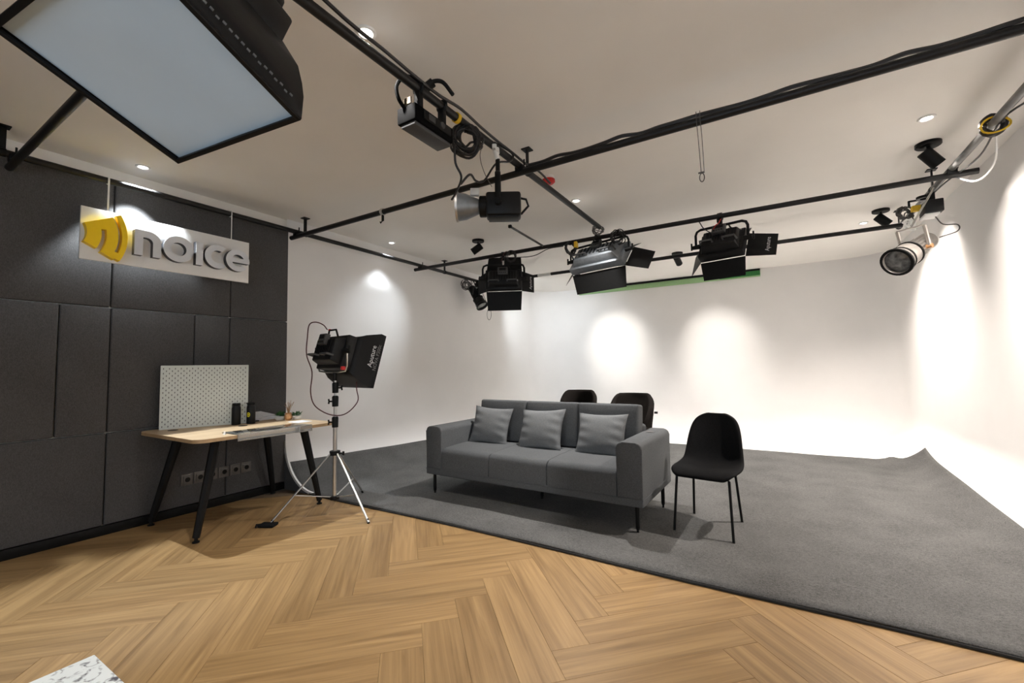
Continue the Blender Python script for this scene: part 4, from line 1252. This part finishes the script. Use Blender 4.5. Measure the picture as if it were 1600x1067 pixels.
# ---------------------------------------------------------------- desk
DX0, DX1, DY0, DY1, DZ = -4.555, -3.535, 1.475, 2.625, 0.782
t = thing('desk', 'oak topped desk with splayed black metal legs against the grey panels', 'desk', ((DX0 + DX1) / 2, (DY0 + DY1) / 2, 0))
c0 = Vector(t.location)
def rrect(x0, x1, y0, y1, r, n=6):
    return arc(x1 - r, y1 - r, r, 0, 90, n) + arc(x0 + r, y1 - r, r, 90, 180, n) + arc(x0 + r, y0 + r, r, 180, 270, n) + arc(x1 - r, y0 + r, r, 270, 360, n)
loc_ = [(x - c0.x, y - c0.y) for x, y in rrect(DX0, DX1, DY0, DY1, 0.085)]
b = MB(); b.prism(loc_, 0.003, Matrix.Translation((0, 0, DZ - 0.003))); b.build('top_veneer', M['desk'], t, angle=30)
b = MB(); b.prism(loc_, 0.024, Matrix.Translation((0, 0, DZ - 0.027))); b.build('top_core', M['deskedge'], t, angle=30)
fe = {'bl': (-4.497, 1.565), 'fl': (-3.743, 1.579), 'br': (-4.520, 2.600), 'fr': (-3.758, 2.61)}
tops = {'bl': (-4.43, 1.73), 'fl': (-3.80, 1.73), 'br': (-4.43, 2.46), 'fr': (-3.80, 2.46)}
for k in fe:
    f = Vector((fe[k][0] - c0.x, fe[k][1] - c0.y, 0.035)); tp = Vector((tops[k][0] - c0.x, tops[k][1] - c0.y, DZ - 0.03))
    b = MB()
    dirv = (tp - f).normalized()
    F = frame_to(f, dirv)
    Ln = (tp - f).length
    ang = PI / 4
    rg = []
    for z, r in ((0, 0.022), (Ln, 0.034)):
        rg.append([b.bm.verts.new(F @ Vector((r * math.cos(ang + a) * 1.1, r * math.sin(ang + a) * 1.1, z))) for a in [PI / 4 * q for q in range(8)]])
    b.loft(rg)
    lg = b.build('leg', M['black'], t)
    b = MB(); b.cyl((f.x, f.y, 0.04), (f.x, f.y, 0.012), 0.012); b.lathe([(0.001, 0.0), (0.024, 0.0), (0.024, 0.010), (0.012, 0.014), (0.001, 0.014)], Matrix.Translation((f.x, f.y, 0))); b.build('levelling_foot', M['black'], lg)
for y in (1.73, 2.46):
    b = MB(); b.box((-4.115 - c0.x, y - c0.y, DZ - 0.05), (0.68, 0.05, 0.045), bevel=0.003); b.build('leg_rail', M['black'], t)
for x in (-4.35, -3.88):
    b = MB(); b.box((x - c0.x, 2.095 - c0.y, DZ - 0.045), (0.04, 0.70, 0.035), bevel=0.003); b.build('long_rail', M['black'], t)
for x, y in ((-4.075, 2.065), (-4.34, 1.64)):
    b = MB(); b.lathe([(0.001, 0.0), (0.032, 0.0), (0.036, -0.002), (0.036, 0.003), (0.031, 0.003), (0.028, 0.0015), (0.001, 0.0015)], Matrix.Translation((x - c0.x, y - c0.y, DZ)), seg=22); b.build('cable_grommet', M['black'], t, label='round black cable grommet')

# things on the desk
t = thing('pegboard', 'white pegboard standing on the desk against the panels', 'pegboard', (-4.475, 1.59, DZ), math.atan2(0.60, 0.225))
# local X along the board, thickness toward -Y (facing the camera)
PWd, PH = 0.645, 0.545
b = MB(); b.box((PWd / 2, 0, PH / 2), (PWd, 0.012, PH), bevel=0.005); b.build('board', M['peg'], t)
b = MB()
row = 0
z = 0.025
while z < PH - 0.015:
    x = 0.020 + (0.0 if row % 2 == 0 else 0.020)
    while x < PWd - 0.01:
        b.prism([(x + 0.003 * math.cos(a), z + (0.0045 if 0 <= a <= PI else -0.0045) + 0.003 * math.sin(a)) for a in [PI * 2 * k / 8 + 0.01 for k in range(8)]], 0.0008, Matrix.Translation((0, -0.006, 0)) @ rotm(PI / 2, 0, 0))
        x += 0.04
    z += 0.0205
    row += 1
stuff(b.build('peg_slots', M['hole'], t, label='rows of dark peg slots', smooth=False))
def flask(x, y, rz, label, logo_on):
    t = thing('flask', label, 'bottle', (x, y, DZ), rz, 'black flasks on the desk')
    b = MB(); b.lathe([(0.001, 0), (0.034, 0), (0.036, 0.004), (0.036, 0.150), (0.034, 0.160), (0.030, 0.170)], seg=22); b.build('body', M['blackplastic'], t)
    b = MB(); b.lathe([(0.030, 0.170), (0.033, 0.172), (0.033, 0.190), (0.030, 0.194), (0.001, 0.195)], seg=22); b.build('lid', M['black'], t)
    b = MB(); b.box((0.028, 0, 0.191), (0.045, 0.018, 0.008), bevel=0.003); b.build('lid_tab', M['black'], t)
    if logo_on:
        b = MB()
        for r0, r1 in ((0.0, 0.006), (0.010, 0.016)):
            rg = [[], []]
            for k in range(25):
                a = 2 * PI * k / 24
                for q, r in ((0, r0), (1, r1)):
                    yy, zz = r * math.cos(a), r * 1.35 * math.sin(a)
                    ph = yy / 0.0365
                    rg[q].append(b.bm.verts.new((0.0366 * math.cos(ph), 0.0366 * math.sin(ph), 0.085 + zz)))
            for k in range(24):
                b.bm.faces.new((rg[0][k], rg[0][k + 1], rg[1][k + 1], rg[1][k]))
        o = b.build('logo_print', M['ydecal'], t, label='yellow ring logo')
        o.rotation_euler = (0, 0, 0.2 - PI * 0)
    else:
        pass
    return t
flask(-4.235, 2.085, -0.6, 'plain black flask standing before the pegboard', False)
flask(-4.185, 2.19, -1.3, 'black flask with a yellow logo beside the pegboard edge', True)
t = thing('paper_stack', 'white papers stacked on the desk behind the flasks', 'papers', (-4.42, 2.38, DZ), 0.12)
for k in range(4):
    b = MB(); b.box((random.uniform(-0.01, 0.01), random.uniform(-0.015, 0.015), 0.004 + 0.008 * k), (0.20, 0.27, 0.0078), rotm(0, 0, random.uniform(-0.06, 0.06)))
    b.build('paper_pile', M['paper'], t, smooth=False)
b = MB(); b.box((0, 0, 0.0), (0.20, 0.27, 0.004), trs((-0.03, 0.0, 0.052), 0.02, 0.14, 0.1)); b.build('loose_sheet', M['paper'], t, smooth=False)
o = MB().box((-4.33, 2.30, DZ + 0.006), (0.10, 0.04, 0.012), bevel=0.004).build('pen_case', M['blackplastic']); tag(o, 'small dark case lying before the white papers', 'case')
b = MB(); b.box((-4.33, 2.30, DZ + 0.0125), (0.09, 0.006, 0.002)); b.build('zip_strip', M['greyplastic'], o)
def bowl_plant(x, y, label, seed, s=1.0):
    rr = random.Random(seed)
    t = thing('potted_plant', label, 'plant', (x, y, DZ), 0, 'small plants in white bowls')
    b = MB(); b.lathe([(0.001, 0.0), (0.030 * s, 0.0), (0.047 * s, 0.018), (0.050 * s, 0.040 * s), (0.046 * s, 0.040 * s), (0.040 * s, 0.022), (0.001, 0.020)], seg=20); b.build('bowl', M['white'], t)
    b = MB()
    for k in range(42):
        a = rr.uniform(0, 2 * PI); el = rr.uniform(0.15, 1.4); L = rr.uniform(0.03, 0.065) * s
        d = Vector((math.cos(a) * math.cos(el), math.sin(a) * math.cos(el), math.sin(el)))
        p = Vector((rr.uniform(-.02, .02), rr.uniform(-.02, .02), 0.035)) + d * 0.01
        sd = d.cross(Vector((0, 0, 1))).normalized() * 0.010 * s
        tip = p + d * L + Vector((0, 0, -0.008))
        md_ = p + d * L * 0.55 + Vector((0, 0, 0.004))
        vs = [b.bm.verts.new(q) for q in (p, md_ + sd, tip, md_ - sd)]
        b.bm.faces.new(vs)
    stuff(b.build('leaves', M['leaf'], t, smooth=False))
bowl_plant(-4.19, 2.47, 'leafy green plant in a white bowl left of the gold vase', 4)
bowl_plant(-4.10, 2.585, 'green sprig in a white bowl right of the gold vase', 6, 0.85)
t = thing('gold_vase', 'ribbed gold vase with dried stems on the desk', 'vase', (-4.10, 2.50, DZ))
b = MB(); b.lathe([(0.001, 0), (0.024, 0), (0.036, 0.02), (0.036, 0.045), (0.026, 0.062), (0.030, 0.072), (0.026, 0.072), (0.020, 0.058), (0.001, 0.05)], seg=14); b.build('vessel', M['gold'], t, angle=15)
b = MB(); rr = random.Random(2)
for k in range(16):
    a = rr.uniform(0, 2 * PI); s = rr.uniform(0.1, 0.5)
    b.tube([(0, 0, 0.05), (0.05 * s * math.cos(a), 0.05 * s * math.sin(a), 0.12), (0.12 * s * math.cos(a), 0.12 * s * math.sin(a), rr.uniform(0.14, 0.19))], 0.0022, seg=4)
stuff(b.build('dried_stems', M['straw'], t))
o = MB().box((-3.86, 2.47, DZ + 0.002), (0.16, 0.14, 0.004), rotm(0, 0, 0), bevel=0.001).build('paper_card', M['paper']); tag(o, 'blank white card lying near the front edge of the desk', 'paper')
t = thing('acrylic_tray', 'clear acrylic tray hooked over the front edge of the desk', 'tray', (DX1, 2.06, DZ))
b = MB(); b.box((-0.11, 0.0, 0.003), (0.24, 0.62, 0.005), bevel=0.001); b.build('top_sheet', M['clearsheet'], t)
b = MB(); b.box((0.010, 0, -0.022), (0.005, 0.62, 0.050), bevel=0.001); b.build('front_lip', M['acrylic'], t)
b = MB(); b.box((0.020, 0.17, -0.020), (0.015, 0.035, 0.05), bevel=0.002); b.build('clip', M['acrylic'], t)
o = MB().lathe([(0.001, 0), (0.011, 0), (0.012, 0.004), (0.006, 0.010), (0.007, 0.024), (0.001, 0.026)], Matrix.Translation((-3.66, 1.72, DZ)), seg=12).build('small_peg', M['white']); tag(o, 'tiny pale peg standing at the left end of the acrylic tray', 'peg')

# sockets
for i in range(6):
    y = 1.842 + 0.1014 * i
    z = 0.305 + 0.0015 * i
    lb = ['first socket of the row of six under the desk, half behind no leg, nearest the camera', 'second socket of the row under the desk, partly behind the front desk leg', 'third socket of the row under the desk, just right of the front desk leg', 'fourth socket of the row under the desk, crossing the panel joint', 'fifth socket of the row under the desk, just right of the panel joint', 'last socket of the row under the desk, farthest from the camera'][i]
    if i == 0:
        lb = 'first socket of the row under the desk, left of the front desk leg'
    t = thing('wall_socket', lb, 'socket', (XP, y, z), 0, 'grey sockets under the desk')
    b = MB(); b.box((0.004, 0, 0), (0.014, 0.092, 0.100), bevel=0.003); b.build('frame', M['socket'], t)
    b = MB(); b.box((0.014, 0, 0.0), (0.012, 0.062, 0.062), bevel=0.003); f = b.build('faceplate', M['socket'], t)
    b = MB(); b.lathe([(0.001, 0), (0.019, 0), (0.021, 0.0015), (0.001, 0.0015)], Matrix.Translation((0.0195, 0, 0)) @ rotm(0, PI / 2, 0), seg=16); b.build('plug_recess', M['black'], f)

# ---------------------------------------------------------------- sofa
SO = Vector((-1.955, 3.30, 0.0))
t = thing('sofa', 'grey three seat fabric sofa on thin black legs', 'sofa', SO, math.radians(-1.57))
ZK = 0.012
def cushion(c, s, bev, puff=0.0, axis=2, mat='sofa', name='seat_cushion', parent=None, M4=None, cuts=6):
    b = MB()
    b.box((0, 0, 0), s, bevel=bev, seg=4)
    if puff:
        bmesh.ops.subdivide_edges(b.bm, edges=[e for e in b.bm.edges if e.calc_length() > 0.06], cuts=cuts, use_grid_fill=True)
        for v in b.bm.verts:
            u = [v.co[k] / (s[k] / 2) for k in range(3)]
            o_ = [k for k in range(3) if k != axis]
            f = max(0, 1 - u[o_[0]] ** 4) * max(0, 1 - u[o_[1]] ** 4)
            v.co[axis] += math.copysign(puff * f, v.co[axis]) if abs(v.co[axis]) > s[axis] * 0.2 else 0
    if M4 is not None:
        b._xf(b.bm.verts, M4)
    b._xf(b.bm.verts, Matrix.Translation(Vector(c)))
    return b.build(name, M[mat], parent or t, angle=70)
def soft_prism(poly, depth, M4, name, edge_bev, mat='sofa', puff=0.0):
    b = MB()
    b.prism(poly, depth, M4)
    bm = b.bm
    caps = [f for f in bm.faces if len(f.verts) > 4]
    es = list({e for f in caps for e in f.edges})
    bmesh.ops.bevel(bm, geom=es, offset=edge_bev, segments=3, affect='EDGES', profile=0.5)
    return b.build(name, M[mat], t, angle=50)
b = MB(); b.box((0, 0.40, 0.246), (2.168, 0.862, 0.060), bevel=0.010, seg=3); b.build('base_frame', M['sofa'], t)
# armrests: cross-section in XZ with rounded top, run along Y
AY = Matrix.Translation((0, 0.832, 0)) @ rotm(PI / 2, 0, 0)
for sx in (-1, 1):
    x0, x1 = sorted((sx * 0.885, sx * 1.084))
    poly = [(x0, 0.272), (x1, 0.272)] + arc(x1 - 0.048, 0.686 - 0.048, 0.048, 0, 90, 6) + arc(x0 + 0.048, 0.686 - 0.048, 0.048, 90, 180, 6)
    soft_prism(poly, 0.862, AY, 'armrest', 0.012)
AX = Matrix(((0, 0, 1, 0), (1, 0, 0, 0), (0, 1, 0, 0), (0, 0, 0, 1)))
for x0, x1 in ((-0.882, -0.318), (-0.312, 0.279), (0.285, 0.882)):
    poly = [(-0.028, 0.274), (0.66, 0.274), (0.66, 0.478)] + [(0.45, 0.488), (0.22, 0.486)] + arc(0.035, 0.415, 0.064, 82, 180, 8)
    soft_prism(poly, x1 - x0, Matrix.Translation((x0, 0, 0)) @ AX, 'seat_cushion', 0.007)
cushion((0, 0.785, 0.50), (1.77, 0.09, 0.45), 0.035, name='backrest_frame')
for x, w in ((-0.585, 0.585), (0.0, 0.585), (0.585, 0.585)):
    cushion((x, 0.665, 0.695), (w - 0.004, 0.15, 0.425), 0.022, puff=0.010, axis=1, name='back_cushion', M4=rotm(-math.radians(7), 0, 0))
for x, y in ((-1.023, 0.03), (1.021, 0.024), (0.0, 0.396), (-1.023, 0.70), (1.04, 0.70)):
    b = MB(); b.cyl((x, y, 0.055 + 0.0), (x, y, 0.222), 0.016, seg=12)
    lg = b.build('leg', M['black'], t)
    b = MB(); b.lathe([(0.001, 0.0), (0.009, 0.0), (0.011, 0.01), (0.008, 0.02), (0.016, 0.042), (0.016, 0.056)], Matrix.Translation((x, y, ZK)), seg=12); b.build('foot', M['black'], lg)
b = MB()
b.tube([(-1.083, -0.031, 0.272), (1.083, -0.031, 0.272)], 0.004, seg=6); b.tube([(1.083, -0.031, 0.272), (1.083, 0.83, 0.272)], 0.004, seg=6)
b.build('piping', M['sofa'], t)
b = MB(); b.lathe([(0.001, 0), (0.035, 0), (0.03, 0.0015), (0.001, 0.0015)], Matrix.Translation((0.985, 0.56, 0.690)) , seg=14)
stain = plain('stain_cloth', (0.10, 0.097, 0.095), 0.95, noise=0.2)
b.build('arm_stain', stain, t, label='small dark mark on the right arm')

def pillow(x, y, z, w, h, th, tilt, rz, roll, label):
    b = MB(); n = 22
    g = {}
    for sgn in (1, -1):
        for i in range(n + 1):
            for j in range(n + 1):
                u, v = 2 * i / n - 1, 2 * j / n - 1
                edge = i in (0, n) or j in (0, n)
                if sgn == -1 and edge:
                    g[(sgn, i, j)] = g[(1, i, j)]; continue
                f = max(0, (1 - u ** 2)) ** 0.55 * max(0, (1 - v ** 2)) ** 0.55
                pin = 1 - 0.085 * (1 - abs(v) ** 2.2) * abs(u) ** 2
                pin2 = 1 - 0.085 * (1 - abs(u) ** 2.2) * abs(v) ** 2
                wr = 0.004 * math.sin(14 * v + 3 * u) * abs(u) ** 3 * (1 - u ** 2) * 6
                g[(sgn, i, j)] = b.bm.verts.new((u * w / 2 * pin, sgn * (th / 2 * f + wr), v * h / 2 * pin2))
    for sgn in (1, -1):
        for i in range(n):
            for j in range(n):
                b.bm.faces.new((g[(sgn, i, j)], g[(sgn, i + 1, j)], g[(sgn, i + 1, j + 1)], g[(sgn, i, j + 1)]))
    o = b.build('throw_pillow', M['pillow'], angle=80)
    o.matrix_world = Matrix.Translation(SO) @ rotm(0, 0, math.radians(-1.57)) @ Matrix.Translation((x, y, z)) @ rotm(0, 0, rz) @ rotm(-tilt, 0, 0) @ rotm(0, roll, 0)
    tag(o, label, 'pillow', 'grey throw pillows on the sofa')
    return o
pillow(-0.645, 0.475, 0.655, 0.46, 0.40, 0.13, math.radians(20), math.radians(6), math.radians(3), 'grey throw pillow at the left end of the sofa against the arm')
pillow(-0.04, 0.47, 0.655, 0.49, 0.41, 0.14, math.radians(24), math.radians(-2), math.radians(-3), 'grey throw pillow in the middle of the sofa, palest of the three')
pillow(0.57, 0.48, 0.645, 0.47, 0.40, 0.13, math.radians(24), math.radians(0), math.radians(-1), 'grey throw pillow at the right end of the sofa by the lit arm')

# ---------------------------------------------------------------- shell chair
t = thing('shell_chair', 'black fabric shell chair with thin metal legs right of the sofa', 'chair', (-0.482, 3.67, 0), math.radians(-7.6))
prof_c = [(-0.245, 0.428), (-0.235, 0.448), (-0.20, 0.462), (-0.10, 0.455), (0.02, 0.442), (0.11, 0.442), (0.175, 0.468), (0.215, 0.535), (0.245, 0.63), (0.275, 0.73), (0.295, 0.80), (0.303, 0.838), (0.306, 0.857)]
wid = [0.165, 0.195, 0.222, 0.236, 0.238, 0.232, 0.224, 0.216, 0.206, 0.190, 0.162, 0.118, 0.06]
cur = [0.0, 0.004, 0.012, 0.022, 0.035, 0.05, 0.055, 0.06, 0.06, 0.05, 0.035, 0.02, 0.008]
b = MB(); rows = []
for k, (y, z) in enumerate(prof_c):
    y2, z2 = prof_c[min(k + 1, len(prof_c) - 1)]; y1, z1 = prof_c[max(k - 1, 0)]
    tn = Vector((0, y2 - y1, z2 - z1)).normalized(); nm = Vector((0, -tn.z, tn.y))
    rows.append([b.bm.verts.new(Vector((wid[k] * s, y, z)) + nm * cur[k] * abs(s) ** 2.5) for s in [q / 6 - 1 for q in range(13)]])
b.loft(rows, closed=False, caps=False)
sh = b.build('seat_shell', M['blackfab'], t, angle=180)
md = sh.modifiers.new('thick', 'SOLIDIFY'); md.thickness = 0.034; md.offset = 0
md = sh.modifiers.new('sub', 'SUBSURF'); md.levels = 2; md.render_levels = 2
cz, sz = math.cos(math.radians(7.6)), math.sin(math.radians(7.6))
for fx, fy, tx, ty in ((-0.707, 3.464, -0.185, -0.165), (-0.304, 3.41, 0.185, -0.175), (-0.638, 3.929, -0.155, 0.15), (-0.281, 3.892, 0.155, 0.15)):
    dx, dy = fx + 0.482, fy - 3.67
    lx, ly = dx * cz - dy * sz, dx * sz + dy * cz
    b = MB(); b.tube([(lx, ly, ZK), (tx, ty, 0.424), (tx * 0.90, ty * 0.88, 0.432), (tx * 0.6, ty * 0.6, 0.432)], 0.0095, seg=10)
    lg = b.build('leg', M['black'], t)
    b = MB(); b.cyl((lx, ly, ZK - 0.002), (lx, ly, ZK + 0.014), 0.011, seg=10); b.build('foot_cap', M['black'], lg)
b = MB(); b.box((0, 0.01, 0.420), (0.28, 0.24, 0.010), bevel=0.003); b.build('seat_bracket', M['black'], t)

# ---------------------------------------------------------------- tub chairs behind the sofa
def tub_chair(loc, rz, label, s=1.0):
    t = thing('tub_chair', label, 'chair', loc, rz, 'tub chairs behind the sofa')
    # seat pad
    b = MB(); b.lathe([(0.001, 0.40), (0.20, 0.40), (0.235, 0.42), (0.245, 0.455), (0.225, 0.485), (0.12, 0.498), (0.001, 0.50)], Matrix.Scale(s, 4), seg=32); b.build('seat_pad', M['brownfab'], t)
    # wrap-around back: an arc, tall at the rear, sweeping down into the arms
    b = MB(); rows = []
    n = 28
    for i in range(n + 1):
        a = math.radians(-25 + 230 * i / n)
        f = math.sin(PI * i / n)
        f2 = min(1, f * 1.22) ** 0.9
        zb_, zt_ = 0.42 + 0.10 * f2 * 0 , 0.58 + 0.305 * f2
        ro = 0.27 + 0.03 * f2
        ring = []
        for (dr, z) in ((0.0, zb_), (0.0, zb_ + 0.25 * (zt_ - zb_)), (0.005, zb_ + 0.6 * (zt_ - zb_)), (0.008, zt_ - 0.03), (-0.01, zt_ - 0.006), (-0.03, zt_), (-0.05, zt_ - 0.008), (-0.062, zt_ - 0.035), (-0.055, zb_ + 0.5 * (zt_ - zb_)), (-0.05, zb_)):
            r = ro + dr - 0.045 * (1 - (z - 0.4) / 0.48)
            ring.append(b.bm.verts.new((r * math.cos(a) * s, r * math.sin(a) * s * 0.92, z * s)))
        rows.append(ring)
    b.loft(rows)
    b.build('wrap_back', M['brownfab'], t, angle=70)
    for sx, sy in ((-1, -1), (1, -1), (-1, 1), (1, 1)):
        b = MB(); b.tube([(sx * 0.24 * s, sy * 0.23 * s, 0.002), (sx * 0.15 * s, sy * 0.14 * s, 0.41 * s)], [0.011, 0.018], seg=10); b.build('leg', M['walnut'], t)
    b = MB(); b.cyl((0.285 * s, -0.03, 0.66 * s), (0.325 * s, -0.03, 0.66 * s), 0.014, seg=10); b.build('arm_knob', M['black'], t)
    return t
tub_chair((-2.55, 6.05, 0.012), math.radians(12), 'brown black tub chair peeking over the middle of the sofa back')
tub_chair((-1.60, 5.52, 0.012), math.radians(6), 'brown black tub chair behind the right end of the sofa, nearer and wider', 1.0)

# ---------------------------------------------------------------- near table corner, bottom left
TZ = 0.72
t = thing('stone_table', 'white speckled stone topped table whose corner shows at the bottom left', 'table', (-0.70, 0.02, 0))
b = MB(); b.box((0, 0, TZ - 0.012), (0.934, 0.604, 0.024), bevel=0.002); b.build('table_top', M['terrazzo'], t)
for x in (-0.42, 0.42):
    for y in (-0.26, 0.26):
        b = MB(); b.box((x, y, (TZ - 0.024) / 2), (0.03, 0.03, TZ - 0.024), bevel=0.003); b.build('leg', M['black'], t)
for y in (-0.26, 0.26):
    b = MB(); b.box((0, y, TZ - 0.045), (0.81, 0.02, 0.04)); b.build('apron', M['black'], t)
